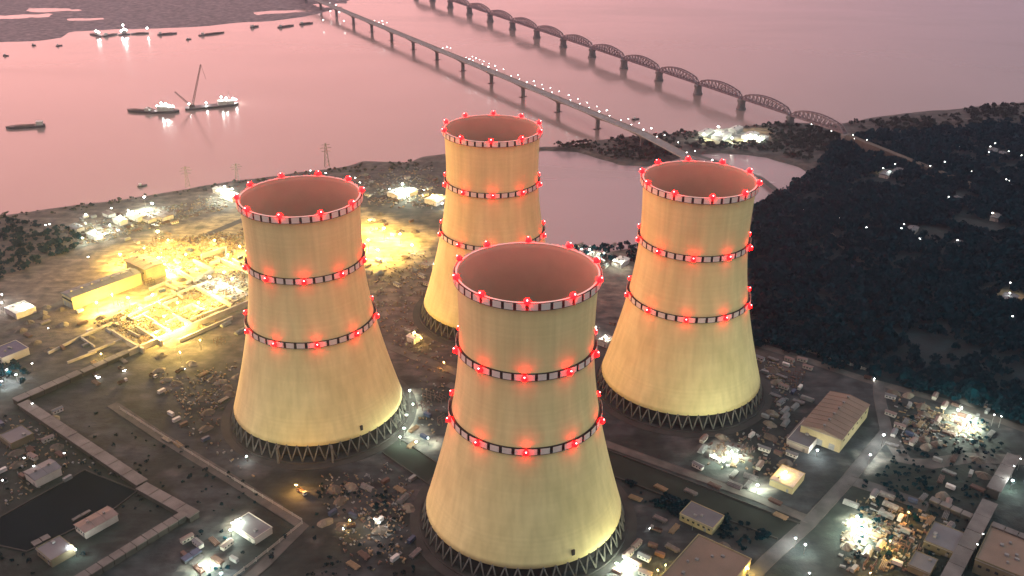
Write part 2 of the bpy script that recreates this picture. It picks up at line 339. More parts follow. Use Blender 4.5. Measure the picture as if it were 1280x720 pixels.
for p, q in zip(pond_p, pond_p[1:]+pond_p[:1]): MB().bar((*p, .35), (*q, .35), .8, .9).build('coping', 'darkconc', po)

# roads: strips with slightly raised verges
def strip(name, pts, width, m, z=.06, curb=True, world=False):
    p = [Vector(q if world else at(*q)) for q in pts]; L = []; Rr = []
    for i, q in enumerate(p):
        d = (p[min(i+1, len(p)-1)]-p[max(i-1, 0)]).normalized(); nrm = Vector((-d.y, d.x)); L.append(q+nrm*width/2); Rr.append(q-nrm*width/2)
    mb = MB(); n = len(p); mb.add([(q.x, q.y, z) for q in L]+[(q.x, q.y, z) for q in Rr], [(n+i, n+i+1, i+1, i) for i in range(n-1)])
    o = struct(mb.build(name, m))
    if curb:
        for side, s in ((L, 1), (Rr, -1)):
            kb = MB()
            for i in range(n-1): kb.bar((side[i].x, side[i].y, z+.03), (side[i+1].x, side[i+1].y, z+.03), .4, .2)
            kb.build('kerb', 'track', o)
    return o
strip('perimeter_road', [(860,408),(945,430),(1000,447),(1080,474),(1190,504),(1290,540)], 9, 'track', .05, False)
strip('yard_road', [(1098,478),(1100,500),(1108,540),(1060,600),(1010,655),(960,700),(930,730)], 9, 'road', .07)
strip('canal_road', [(560,480),(660,522),(750,552),(850,588),(945,622),(1012,650)], 7.5, 'track', .05)
strip('patrol_road', [(140,505),(200,545),(290,600),(345,635),(378,658),(330,705),(300,730)], 8, 'track', .05)
strip('site_road', [(470,425),(520,447),(570,465),(640,500)], 9, 'track', .06)
strip('haul_road', [(-20,420),(40,398),(120,355),(200,318),(320,268)], 10, 'track', .05, False)
strip('shore_road', [(-20,345),(60,320),(130,300),(250,262),(330,236),(430,224)], 7, 'track', .05, False)
strip('loop_road', [(440,213),(500,228),(560,250)], 7, 'track', .05, False)
strip('dirt_road', [(560,228),(525,208),(535,202),(560,202)], 5, 'track', .05, False)
strip('link_road', [(1062,600),(1105,614),(1160,634)], 11, 'road', .05)
strip('curved_track', [(1108,540),(1130,575),(1160,580),(1210,572),(1280,575)], 12, 'track', .04, False)
strip('bridge_approach', [(860,190),(905,205),(950,222),(1000,260),(1080,330)], 9, 'track', .05, False)
strip('rail_bank', [(1030,158),(1060,172),(1110,188),(1180,205)], 9, 'track', .05, False)

# canal: a dark lined channel between the towers
def channel(name, a0, a1, b0, b1):
    q = [Vector((*at(*p), 0)) for p in (a0, a1, b1, b0)]
    o = MB().add([(v.x, v.y, .05) for v in q], [(0,1,2,3)]).build(name, mat(name+'_lining', (.022, .026, .022), .95, (.014, .017, .014), .06, 7, spec=.05)); struct(o)
    if o.data.polygons[0].normal.z < 0: o.data.flip_normals()
    for a, b in ((q[0], q[1]), (q[3], q[2])): MB().bar((a.x, a.y, .4), (b.x, b.y, .4), .9, 1.0).build('coping', 'darkconc', o)
channel('canal_channel', (499,548), (560,588), (478,566), (548,614))
channel('canal_channel', (752,560), (1000,655), (757,592), (972,674))

# ------------------------------------------------------------------ cooling towers
def prof(z): return 39.8*math.sqrt(1+((z-140)/(104.9 if z < 140 else 150))**2)
ZB, ZT = 11.7, 175.0
zz = [ZB+(ZT-ZB)*i/48 for i in range(49)]
shell_me = MB().lathe([(prof(z), z) for z in zz]+[(prof(z)-(.45+1.2*max(0, (40-z)/40)**2), z) for z in zz[::-1]], 128, closed=True)
shell_mb = shell_me; nl = 98
shell_mb.m = [1 if (i % nl) >= 48 and (i % nl) < 97 else 0 for i in range(len(shell_mb.f))]
shell_me = shell_mb.mesh('shell', ['shell', 'inner'], True)
rim_me = MB().lathe([(prof(ZT)-.6, ZT+.02), (prof(ZT)-.6, ZT+.3), (prof(ZT)+.5, ZT+.3), (prof(ZT)+.5, ZT+.02)], 96, closed=True).mesh('rim', 'panel')
RG, NV = 65.6, 52
half = math.pi/NV
def strut_mesh(s):
    a = (RG, 0, .8); r = prof(ZB)-.4; b = (r*math.cos(s*half), r*math.sin(s*half), ZB+.5)
    return MB().tube(a, b, .52, .46, 8).mesh('column', 'strut', True)
strut_l, strut_r = strut_mesh(1), strut_mesh(-1)
basin_me = MB().lathe([(RG+2.2, -.6), (RG+2.2, 1.2), (RG+1.4, 1.2), (RG+1.4, .7), (RG-2, .7), (RG-2, -.6)], 96, closed=True).mesh('basin_rim', 'darkconc')
apron_me = MB().lathe([(RG+2.3, -.4), (RG+2.3, .14), (RG+8, .12), (RG+8, -.4)], 96, closed=True).mesh('apron', 'darkconc')
fill_me = MB().lathe([(0, 13.4), (59, 13.4), (59, 1.0), (0, 1.0)], 72).mesh('fill_pack', 'fill')
NP = 40
def gallery_meshes(z, top):
    r = prof(z+2) ; h = 4.0
    g = MB().lathe([(r+.0, z), (r+1.9, z), (r+1.9, z+.35), (r+.45, z+.35), (r+.45, z+h), (r-.05, z+h)], 96, closed=True).mesh('gallery', 'band')
    th = 2*math.pi/NP*.37; ro, ri = r+1.88, r+1.72
    pv = []
    for zz_ in (z+.34, z+h+.15):
        for k in (-1, -.33, .33, 1):
            t = k*th; pv.append((ro*math.cos(t), ro*math.sin(t), zz_))
    for zz_ in (z+.34, z+h+.15):
        for k in (-1, -.33, .33, 1):
            t = k*th; pv.append((ri*math.cos(t), ri*math.sin(t), zz_))
    fs = []
    for i in range(3): fs += [(i, i+1, i+5, i+4), (8+i+4, 8+i+5, 8+i+1, 8+i), (i+4, i+5, 8+i+5, 8+i+4), (8+i, 8+i+1, i+1, i)]
    fs += [(8, 0, 4, 12), (3, 11, 15, 7)]
    p = MB().add(pv, fs).mesh('panel', 'panel')
    lm = MB(); lz = z+h+1.5 if top else z+2.4; lr = r+1.3 if top else r+2.6
    lm.bar((r+1.0, 0, lz-.9), (lr, 0, lz-.9), .3, .3, 0) if not top else lm.tube((lr, 0, z+h), (lr, 0, lz-.9), .2, .2, 6, 0); lm.tube((lr, 0, lz-1.0), (lr, 0, lz-.35), .35, .45, 8, 0); lm.ball((lr, 0, lz), 2.15, 1); lm.ball((lr+1.4, 0, lz+1.3), .5, 2)  # ball oversized so the lamp's glare is part of its shape; core added
    return g, p, lm.mesh('warning_lamp', ['darksteel', 'redtop' if top else 'red', 'core'])
GALS = [gallery_meshes(171.0, True), gallery_meshes(127.0, False), gallery_meshes(81.0, False)]
door_me = MB().box((prof(16)-.1, 0, 17), (1.2, 2.0, 3.6)).mesh('access_door', 'band')
riser_me = MB().box((RG+3.2, 0, 6.2), (1.6, 1.5, 12.6)).box((RG+1.6, 0, 12.4), (4.0, 1.6, .6)).mesh('stair_shaft', 'strut')
def tower(x, y, label, a0, doors, risers):
    t = thing('cooling_tower', (x, y, 0), 0, label, 'cooling tower', 'cooling towers of the plant')
    obj('shell', shell_me, t); obj('rim', rim_me, t); obj('basin_rim', basin_me, t); obj('apron', apron_me, t); obj('fill_pack', fill_me, t)
    for k in range(NV):
        obj('column', strut_l, t, rz=2*math.pi*k/NV); obj('column', strut_r, t, rz=2*math.pi*(k+.0)/NV)
    for gi, (g, p, lm) in enumerate(GALS):
        go = obj('gallery', g, t); j = a0[gi]
        for k in range(NP): obj('panel', p, go, rz=R(j)+2*math.pi*(k+.5)/NP)
        for k in range(10): obj('warning_lamp', lm, go, rz=R(j)+2*math.pi*k/10)
    for d in doors: obj('access_door', door_me, t, rz=R(d))
    for d in risers: obj('stair_shaft', riser_me, t, rz=R(d))
TW = [(8.87, 485.6), (-145.93, 605.3), (135.6, 648.8), (-18.1, 774.1)]
tower(*TW[0], 'nearest cooling tower, pale concrete with red lamps, its foot cut by the frame bottom', (-91, -92, -90), (-62,), ())
tower(*TW[1], 'cooling tower on the left beside the yellow lit works', (-96, -80, -74), (-50,), (-104, -72))
tower(*TW[2], 'cooling tower on the right in front of the dark woods', (-88, -100, -101), (), ())
tower(*TW[3], 'farthest cooling tower, half hidden behind the nearest one, by the lagoon', (-90, -88, -90), (), ())
#PART2
# ------------------------------------------------------------------ road bridge on slim piers
BD = Vector((-56.25, 95.0)); BD /= BD.length; BANG = math.atan2(BD.y, BD.x); SPAN = 110.4
def rb(s, o=0): return (128.0+BD.x*s-BD.y*o, 1395.0+BD.y*s+BD.x*o)
t = thing('road_bridge', (128, 1395, -4), BANG, 'long road bridge on slim piers with rows of white street lamps', 'bridge')
DZ = 21.0                                                        # deck top above the water
def deck_z(s): return DZ - max(0, (-s-115))*.075
for k in range(-2, 13):
    mb = MB(); n = 6
    for i in range(n):
        s0, s1 = k*SPAN+i*SPAN/n, k*SPAN+(i+1)*SPAN/n
        h0 = 2.6+2.6*abs(2*(i/n)-1)**2; h1 = 2.6+2.6*abs(2*((i+1)/n)-1)**2; z0, z1 = deck_z(s0), deck_z(s1)
        vs = []
        for s_, h_, z_ in ((s0, h0, z0), (s1, h1, z1)): vs += [(s_, -3.4, z_-h_), (s_, 3.4, z_-h_), (s_, 4.2, z_-1), (s_, 9, z_-.5), (s_, 9, z_), (s_, -9, z_), (s_, -9, z_-.5), (s_, -4.2, z_-1)]
        mb.add(vs, [(j, (j+1) % 8, 8+(j+1) % 8, 8+j) for j in range(8)])
    d = mb.build('deck_span', 'deck', t)
    for y in (-8.8, 8.8):
        pb = MB(); pb.bar((k*SPAN+.2, y, deck_z(k*SPAN)+.55), (k*SPAN+SPAN-.2, y, deck_z(k*SPAN+SPAN)+.55), .3, 1.0); pb.build('parapet', 'conc', d)
pier_me = MB().box((0, 0, -2.5), (6, 15, 5)).box((0, 0, 7.6), (2.6, 6.0, 15.4)).box((0, 0, 15.6), (3.4, 8.4, 1.2)).mesh('pier', 'pier')
for k in range(-1, 13): obj('pier', pier_me, t, (k*SPAN, 0, 0))
post_me = MB().tube((0, 0, 0), (0, 0, 9.5), .16, .1, 6).bar((0, 0, 9.4), (0, -1.6, 9.9), .14).mesh('lamp_post', 'steel')
bulb_me = MB().box((0, -1.7, 9.8), (.7, .9, .5)).mesh('lamp', 'dot'); bulb_big = MB().box((0, -1.7, 9.8), (1.2, 1.5, .8)).mesh('lamp', 'dot')
def street_lamp(x, y, z, rz, label, group, big=False):
    o = tag(obj('street_lamp', post_me, None, (x, y, z), rz), label, 'street lamp', group); obj('lamp', bulb_big if big else bulb_me, o); return o
lit = [-250,-215,-180,-150,-120,-92,-66,-38,-12,14,40,66,92,120,146,172,198,222,250,300,330,352,372,388,402,416,505,512,520,800,812,824,836,848]
for i, s_ in enumerate(lit):
    for side in ((1, -1) if s_ < 420 and i % 5 != 2 else (1,) if i % 2 else (-1,)):
        x, y = rb(s_, 8.6*side); street_lamp(x, y, -4+deck_z(s_), BANG + (0 if side > 0 else math.pi), 'small white street lamp standing along the road bridge deck', 'street lamps on the road bridge', i % 4 == 0)

# ------------------------------------------------------------------ railway bridge of humped steel trusses on stout piers
TD = Vector((-55.0, 100.0)); TD /= TD.length; TANG = math.atan2(TD.y, TD.x); TS = 112.0
def tb(s, o=0): return (373+TD.x*s-TD.y*o, 1516+TD.y*s+TD.x*o)
t = thing('railway_bridge', (373, 1516, -4), TANG, 'old railway bridge of humped dark steel trusses on thick masonry piers', 'bridge')
def truss_side(y):
    mb = MB(); N = 12; L = TS-5; zt = lambda i: 19.0 + (4.5+9.5*math.sin(math.pi*i/N)**.75 if 0 < i < N else 0)
    X = lambda i: 2.5+L*i/N
    for i in range(N):
        mb.bar((X(i), y, 19), (X(i+1), y, 19), 1.2, 2.2); mb.bar((X(i), y, zt(i)), (X(i+1), y, zt(i+1)), 1.2, 1.7)
        if 0 < i < N: mb.bar((X(i), y, 19), (X(i), y, zt(i)), .9)
        if 0 < i < N-1:
            a, b = (i, i+1) if i >= N/2 else (i+1, i)
            mb.bar((X(a), y, 19), (X(b), y, zt(b)), .8); mb.bar((X((i+i+1)/2), y, (19+zt(i))/2), (X(i+1 if i >= N/2 else i), y, 19), .3)
    return mb.mesh('side_truss', 'truss')
ts_me = [truss_side(-3.6), truss_side(3.6)]
fl = MB().box((TS/2, 0, 19.1), (TS-4, 7.4, .5)); [fl.bar((2.5+(TS-5)*i/12, -3.6, 18.6), (2.5+(TS-5)*i/12, 3.6, 18.6), .6, .9) for i in range(13)]
[fl.bar((3, y, 19.5), (TS-3, y, 19.5), .15, .25) for y in (-1.6, -.1, .1, 1.6)]
floor_me = fl.mesh('track_floor', 'truss')
tl = MB(); N = 12; L = TS-5
for i in range(1, N):
    z_ = 19+4.5+9.5*math.sin(math.pi*i/N)**.75; x_ = 2.5+L*i/N; tl.bar((x_, -3.6, z_), (x_, 3.6, z_), .4)
    if i < N-1: tl.bar((x_, -3.6, z_), (2.5+L*(i+1)/N, 3.6, 19+4.5+9.5*math.sin(math.pi*(i+1)/N)**.75), .3)
top_me = tl.mesh('top_bracing', 'truss')
span_me = MB().box((2.2, 0, 18.2), (1.6, 8.6, 1.0)).box((TS-2.2, 0, 18.2), (1.6, 8.6, 1.0)).mesh('truss_span', 'truss')
for k in range(-2, 12):
    s_ = obj('truss_span', span_me, t, (k*TS, 0, 0))
    for m_ in ts_me + [floor_me, top_me]: obj(m_.name.split('.')[0], m_, s_)
def masonry(nm):
    mb = MB(); pr = [(-4, 8.5, 5.5), (3, 8.5, 5.5), (3.01, 7.2, 4.6), (13, 6.2, 3.8), (13.01, 7.4, 4.8), (16.2, 7.8, 5.2), (17.7, 7.2, 4.4)]; n = 16; vs = []
    for z, a, b in pr:
        for k in range(n):
            q = 2*math.pi*k/n; vs.append((b*math.copysign(abs(math.cos(q))**.6, math.cos(q)), a*math.copysign(abs(math.sin(q))**.8, math.sin(q)), z))
    fs = [(j*n+k, j*n+(k+1) % n, (j+1)*n+(k+1) % n, (j+1)*n+k) for j in range(len(pr)-1) for k in range(n)] + [tuple(range((len(pr)-1)*n, len(pr)*n))]
    return mb.add(vs, fs).mesh(nm, 'pier')
pm = masonry('pier')
for k in range(-2, 13): obj('pier', pm, t, (k*TS, 0, 0))
# embankment at the landward end
em = MB(); L0 = -2*TS-4
em.add([(L0, -9, 0), (L0, 9, 0), (L0, 4.5, 18), (L0, -4.5, 18), (L0-230, -9, 3), (L0-230, 9, 3), (L0-230, 4.5, 8), (L0-230, -4.5, 8)], [(0,1,2,3), (4,7,6,5), (3,2,6,7), (1,5,6,2), (0,3,7,4)])
em.build('embankment', 'earthpile', t)
for i, s_ in enumerate([-112,-116,-160,-178,-200,-210,-220,-230,-244,-256]):
    x, y = tb(s_, 6*(-1)**i); street_lamp(x, y, 3, TANG, 'small white lamp by the landward end of the railway bridge', 'lamps at the railway bridge end')

# ------------------------------------------------------------------ vessels
def hull(L, B, H, name, m='hull'):
    mb = MB(); st = [(-.5, .80), (-.42, 1), (.25, 1), (.40, .72), (.5, .12)]; vs = []
    for x, k in st: vs += [(x*L, -B/2*k*.8, -1), (x*L, B/2*k*.8, -1), (x*L*1.02, B/2*k, H*(1+.25*max(0, x))), (x*L*1.02, -B/2*k, H*(1+.25*max(0, x)))]
    fs = [(0, 3, 2, 1), (16, 17, 18, 19)]
    for i in range(4):
        a = i*4; fs += [(a+j, a+(j+1) % 4, a+4+(j+1) % 4, a+4+j) for j in range(4)]
    return mb.add(vs, fs).mesh(name, m)
def lamp_block(p, parent, mt='wlamp_soft', s=1.2): return MB().box(p, (s, s, s*.7)).build('deck_lamp', mt, parent)
def vessel(name, cx, cy, L, B, H, rz, label, cat, cabins=(), lamps=(), group=None, hold=True, lm='wlamp_soft', ls=.8):
    t = thing(name, (cx, cy, -4), rz, label, cat, group); obj('hull', hull(L, B, H, 'hull'), t)
    if hold: MB().box((.02*L, 0, H+.5), (.5*L, B*.62, 1.0)).build('hold_cover', 'rust', t)
    for x, l_, h in cabins:
        c = MB().box((x*L, 0, H+h/2), (l_, B*.62, h)).box((x*L, 0, H+h+.15), (l_+.8, B*.7, .3)).build('cabin', 'white', t)
        MB().box((x*L+l_/2+.03, 0, H+h*.65), (.1, B*.5, h*.25)).build('window', 'glass', c)
    for x, z in lamps: lamp_block((x*L, B*.2, H+z), t, lm, ls); MB().tube((x*L, B*.2, H), (x*L, B*.2, H+z), .12, .12, 6).build('lamp_mast', 'steel', t)
    return t
def va(px, py): return at(px, py, -4)
def boat(name, p0, p1, B, H, label, cat, **k):
    a, b = Vector(va(*p0)), Vector(va(*p1)); c = (a+b)/2; d = b-a
    return vessel(name, c.x, c.y, d.length, B, H, math.atan2(d.y, d.x), label, cat, **k)
boat('barge', (56,158), (8,161), 13, 3.2, 'dark unlit barge drifting alone by the left edge', 'barge', cabins=((-.38, 9, 5),))
boat('barge', (190,141), (160,139), 13, 3.2, 'dim barge moored at the left end of the lit dredging vessels', 'barge', cabins=((-.34, 7, 4),))
t = boat('dredger', (188,141), (224,140), 16, 3.2, 'white lit dredger with glare on the water, left of the crane barge', 'vessel', cabins=((-.05, 16, 7), (.22, 8, 5)), lamps=((-.25, 7), (-.1, 11), (.05, 10), (.15, 7), (.28, 6)), hold=False, lm='wlamp_soft', ls=.85)
MB().bar((-14, 0, 5), (-26, 0, 10), .8).bar((-14, 3, 4), (-26, 0, 10), .5).bar((-14, -3, 4), (-26, 0, 10), .5).build('cutter_frame', 'steel', t)
t = boat('crane_barge', (232,137), (298,131), 18, 3.2, 'long lit crane barge with a tall thin lattice boom', 'barge', cabins=((.2, 14, 6), (.36, 9, 5)), lamps=((-.42, 5), (-.1, 4), (.2, 11), (.28, 9), (.42, 7), (.47, 5)), hold=False, ls=.8)
t_c = t
def lattice(mb, a, b, w0, w1, n, th):
    a, b = Vector(a), Vector(b); d = (b-a).normalized(); x = d.cross(Vector((0,1,0.01))).normalized(); y = x.cross(d)
    P_ = lambda i, j, k: a+(b-a)*i/n + (x*j+y*k)*(w0+(w1-w0)*i/n)/2
    for i in range(n):
        for j, k in ((-1,-1),(1,-1),(1,1),(-1,1)): mb.bar(P_(i,j,k), P_(i+1,j,k), th)
        for (j,k),(j2,k2) in (((-1,-1),(1,-1)),((1,-1),(1,1)),((1,1),(-1,1)),((-1,1),(-1,-1))): mb.bar(P_(i,j,k), P_(i+1,j2,k2), th*.6)
    return mb
lattice(MB(), (-30, 0, 6), (-9, 0, 70), 2.6, 1.4, 14, .5).build('boom', 'rust', t); MB().bar((-9, 0, 70), (-4, 0, 46), .35).build('hoist_rope', 'darksteel', t)
lattice(MB(), (-33, 0, 6), (-54, 0, 30), 2.4, 1.4, 8, .5).build('back_boom', 'rust', t)
MB().box((-31, 0, 5), (8, 7, 4.5)).build('crane_house', 'rust', t); MB().tube((28, 2, 3), (28, 2, 24), .3, .2, 6).build('signal_mast', 'steel', t)
for p0, p1, lb, cb, lp in (((114,43),(127,46),'far lit work boat, leftmost of the distant lit group', ((.1,8,6),), ((0,8),(.2,6))), ((129,46),(147,43),'dark barge between the distant lit boats', ((-.3,6,4),), ()),
    ((148,44),(163,43),'far boat with the brightest tall lit mast', ((0,9,7),), ((0,18),(.05,10),(-.2,6),(.2,7))), ((164,43),(186,42),'far low pontoon with one bright lamp at its right end', (), ((.45,9),))):
    boat('work_boat', p0, p1, 9, 2.6, lb, 'boat', cabins=cb, lamps=lp, lm='wlamp_soft', ls=.85)
for p0, p1, lb in (((197,44),(221,42),'dark far barge right of the distant lit boats'), ((249,45),(280,41),'long dark far barge, longest of the distant unlit ones'), ((314,35),(323,33),'tiny dark barge off the far sand bank, leftmost of three'),
    ((348,35),(367,32),'dark barge off the far sand bank, middle of three'), ((375,31),(391,29),'dark barge off the far sand bank, nearest the road bridge')):
    boat('barge', p0, p1, 9, 2.4, lb, 'barge', cabins=((-.36, 5, 3.5),))
for p0, p1, lb in (((233,50),(239,49),'tiny dark boat below the two far barges'), ((40,57),(45,57),'tiny dark boat off the far left bank, middle of three'), ((70,58),(78,57),'small dark boat off the far left bank, right of three'), ((4,70),(11,70),'small dark boat by the left edge below the far bank'), ((172,234),(184,232),'small dark boat close to the near left shore'), ((790,150),(799,149),'tiny boat on the water right of the road bridge')):
    boat('boat', p0, p1, 4, 1.8, lb, 'boat', cabins=((-.2, 3, 2.2),), hold=False)

# ------------------------------------------------------------------ pylons on the shore
def pylon(px, py, h, label):
    x, y = at(px, py); t = thing('pylon', (x, y, 0), R(20), label, 'pylon', 'power pylons along the shore')
    mb = MB(); n = 6; W = lambda i: (h*.16*(1-i/n)+1.0)/2
    for i in range(n):
        z0, z1 = h*i/n, h*(i+1)/n
        for j, k in ((-1,-1),(1,-1),(1,1),(-1,1)): mb.bar((j*W(i), k*W(i), z0), (j*W(i+1), k*W(i+1), z1), .45)
        for (j,k),(j2,k2) in (((-1,-1),(1,-1)),((1,-1),(1,1)),((1,1),(-1,1)),((-1,1),(-1,-1))): mb.bar((j*W(i), k*W(i), z0), (j2*W(i+1), k2*W(i+1), z1), .28)
    mb.build('lattice_mast', 'steel', t)
    for z, l_ in ((.66, 6), (.80, 7.5), (.93, 5.5)):
        MB().bar((-l_, 0, h*z), (l_, 0, h*z), .4).bar((-l_, 0, h*z), (0, 0, h*z+1.6), .25).bar((l_, 0, h*z), (0, 0, h*z+1.6), .25).build('cross_arm', 'steel', t)
pylon(235, 234, 27, 'thin lattice pylon on the shore, leftmost of the three')
pylon(297, 226, 23, 'thin lattice pylon on the shore, just left of the left tower rim')
pylon(409, 209, 33, 'thin lattice pylon on the shore above the left tower rim')

# ------------------------------------------------------------------ buildings on the plant grid
def windows(par, sx, sy, h, faces, nw, wz, ww, wh):
    for f in faces:
        for k in range(nw):
            q = (k+.5)/nw-.5
            if f in 'SN': c, d = (q*sx*.94, (-sy/2-.04 if f == 'S' else sy/2+.04), wz), (ww, .12, wh)
            else: c, d = ((-sx/2-.04 if f == 'W' else sx/2+.04), q*sy*.94, wz), (.12, ww, wh)
            MB().box(c, d).build('window', 'glass', par)
def building(name, roof_px, h, wall, roof, label, cat='building', kind='flat', win=None, parapet=.6, group=None, extras=None):
    q = np.array([uv(at(x, y, h)) for x, y in roof_px]); lo, hi = q.min(0), q.max(0); c = xy(*((lo+hi)/2)); sx, sy = hi-lo
    t = thing(name, (c[0], c[1], 0), GA, label, cat, group)
    wl = MB().box((0, 0, h/2-.2), (sx, sy, h+.4)).build('wall', wall, t)
    if kind == 'flat':
        r = MB().box((0, 0, h+.15), (sx-.5, sy-.5, .3)).build('roof', roof, t)
        for cx_, cy_, dx, dy in ((0, -sy/2, sx+.3, .4), (0, sy/2, sx+.3, .4), (-sx/2, 0, .4, sy-.42), (sx/2, 0, .4, sy-.42)): MB().box((cx_, cy_, h+parapet/2+.02), (dx, dy, parapet)).build('parapet', wall, r)
        for k in range(int(min(6, sx*sy/160))):
            MB().box((random.uniform(-.35, .35)*sx, random.uniform(-.35, .35)*sy, h+.3+.6), (random.uniform(1.2, 2.6), random.uniform(1.2, 2.2), 1.2)).build('roof_unit', 'grey', r)
    else:
        rise = min(sx, sy)*.09; mb = MB(); e = .6; A, B = sx/2+e, sy/2+e
        if sx >= sy: vs = [(-A,-B,h), (A,-B,h), (A,B,h), (-A,B,h), (-A,0,h+rise), (A,0,h+rise)]; fs = [(0,1,5,4), (2,3,4,5), (1,2,5), (3,0,4), (3,2,1,0)]
        else: vs = [(-A,-B,h), (A,-B,h), (A,B,h), (-A,B,h), (0,-B,h+rise), (0,B,h+rise)]; fs = [(1,2,5,4), (3,0,4,5), (0,1,4), (2,3,5), (3,2,1,0)]
        r = mb.add(vs, fs).build('roof', roof, t); r.location.z = .22
        rb_ = MB()
        nn = int(max(sx, sy)/6)
        for k in range(nn+1):
            s_ = -1+2*k/nn
            if sx >= sy:
                for sg in (-1, 1): rb_.bar((s_*A*.99, sg*B, h+.1), (s_*A*.99, 0, h+rise+.1), .25, .25)
            else:
                for sg in (-1, 1): rb_.bar((sg*A, s_*B*.99, h+.1), (0, s_*B*.99, h+rise+.1), .25, .25)
        rb_.build('roof_seams', roof, r).location.z = 0
    if kind != 'flat' and min(sx, sy) > 7:
        for k in range(max(2, int(max(sx, sy)/9))):
            q_ = ((k+.5)/max(2, int(max(sx, sy)/9))-.5)*max(sx, sy); zc = h+min(sx, sy)*.09+.75
            (MB().box((q_, 0, zc), (1.3, 1.3, 1.1)).box((q_, 0, zc+.65), (1.7, 1.7, .2)) if sx >= sy else MB().box((0, q_, zc), (1.3, 1.3, 1.1)).box((0, q_, zc+.65), (1.7, 1.7, .2))).build('roof_vent', 'steel', r)
    MB().box((.28*sx, -sy/2-.07, 1.3), (1.6, .16, 2.6)).build('entrance_door', 'grey', t)
    for sy_ in (-1, 1): MB().bar((-sx/2-.3, sy_*(sy/2+.35), h-.05), (sx/2+.3, sy_*(sy/2+.35), h-.05), .3, .3).build('gutter', 'grey', t)
    if win: windows(wl, sx, sy, h, *win)
    if extras: extras(t, sx, sy, h)
    return t
def dock_doors(t, sx, sy, h):
    for k in (-.3, 0, .3): MB().box((k*sx, -sy/2-.06, 2.4), (4.2, .14, 4.8)).build('door', 'grey', t)
building('turbine_store', [(1039,490),(1085,508),(1052,550),(1006,526)], 11, 'wall_yellow', 'roof_brown', 'hall with a broad brown roof and an ochre side wall, right of the right tower', 'hall', 'gable', ('E', 6, 7.5, 2.2, 1.6), extras=dock_doors)
building('long_hall', [(76.6,366),(89,371.5),(173,342),(165,336)], 12, 'wall_yellow', 'roof_grey', 'long low hall with a yellow lit wall at the left of the sodium lit works', 'hall', 'gable', ('S', 9, 8, 2.6, 2.0), extras=dock_doors)
building('pump_house', [(161,328),(180,318),(198,326),(186,336)], 14, 'wall_yellow', 'roof_pink', 'tall orange lit building at the right end of the long yellow hall', 'building', 'gable', ('SW', 4, 9, 2, 2))
building('service_building', [(850,642),(891,661),(905,645),(865,628)], 5, 'wall_yellow', 'roof_grey', 'low ochre walled building beside the right foot of the nearest tower', 'building', 'flat', ('S', 6, 3, 1.6, 1.4))
building('workshop', [(873,669),(937,702),(895,745),(826,722)], 8, 'wall_yellow', 'roof_brown', 'broad flat brown roofed workshop cut by the bottom edge', 'building', 'flat', ('W', 7, 5, 2, 1.6), 1.0)
building('switch_house', [(1240,655),(1300,680),(1290,720),(1222,700)], 10, 'wall_olive', 'roof_brown', 'olive brown building in the bottom right corner', 'building', 'flat', ('SW', 6, 6, 2, 1.8), 1.2)
building('pool_house', [(95,655),(137,636),(145,644),(105,665)], 5, 'wall_pale', 'roof_pink', 'small pinkish roofed building on the edge of the dark pond', 'building', 'gable', ('S', 4, 3, 1.4, 1.3))
building('control_hut', [(45,686),(70,674),(92,684),(66,700)], 5, 'wall_olive', 'roof_grey', 'low grey roofed hut below the pond at the lower left', 'hut', 'flat', ('S', 3, 3, 1.4, 1.3))
building('shed', [(311,641),(335,658),(318,674),(297,660)], 4.5, 'wall_pale', 'roof_grey', 'grey flat roofed shed with lamps on its left, inside the patrol road corner', 'shed', 'flat')
building('shed', [(1030,538),(1006,526),(985,548),(1006,558)], 5, 'wall_pale', 'roof_grey', 'low lean-to annexe lit white in front of the brown roofed hall', 'shed', 'flat')
building('canopy', [(970,590),(990,586),(1000,600),(980,606)], 5, 'wall_yellow', 'white', 'small brightly lit canopy in the yard below the right tower', 'shed', 'flat')
building('store', [(1175,655),(1205,668),(1190,690),(1155,676)], 5, 'wall_olive', 'roof_grey', 'square grey green roofed store left of the right pipe gallery', 'store', 'flat', ('S', 3, 3, 1.5, 1.3))
building('store', [(1148,690),(1172,700),(1160,716),(1135,706)], 4.5, 'wall_olive', 'roof_grey', 'small flat roofed store at the bottom, right of the sodium lamp', 'store', 'flat')
building('shelter', [(10,383),(30,376),(42,384),(20,393)], 5, 'white', 'white', 'white lit open shelter near the left edge', 'shelter', 'flat')
building('site_office', [(-10,437),(22,427),(34,436),(0,447)], 6, 'wall_pale', 'blue', 'blue roofed site office at the left edge', 'office', 'flat', ('S', 4, 3, 1.6, 1.5))
building('store', [(0,545),(22,534),(40,541),(14,555)], 5, 'wall_olive', 'roof_grey', 'dark flat store by the left edge above the pond', 'store', 'flat')
building('fabrication_shed', [(30,590),(60,576),(75,584),(45,600)], 6, 'wall_pale', 'roof_grey', 'low fabrication shed beside the yellowish lamp at the far left', 'shed', 'gable')
for i, (px, py, s_, h, rf) in enumerate([(118,292,16,5,'white'),(150,274,14,5,'white'),(172,268,20,5,'white'),(186,272,14,4,'roof_pink'),(204,268,18,5,'roof_pink'),(96,283,14,5,'roof_grey'),(136,266,12,4,'roof_pink'),(290,243,16,6,'wall_pale'),(276,236,14,5,'white')]):
    building('shore_shed', [(px-s_/2, py), (px, py-s_/4), (px+s_/2, py), (px, py+s_/4)], h, 'white', rf, ['long lit shed in the shore depot, lower left end', 'lit shed in the shore depot beside the greenish glare', 'brightest white shed in the shore depot', 'low pinkish shed in the shore depot', 'pinkish shed at the right end of the shore depot', 'grey shed at the left end of the shore depot', 'small pink shed at the back of the shore depot', 'pale shed hard against the left tower rim', 'white shed under the lamps left of the left tower rim'][i], 'shed', 'gable', group='sheds of the shore depot')
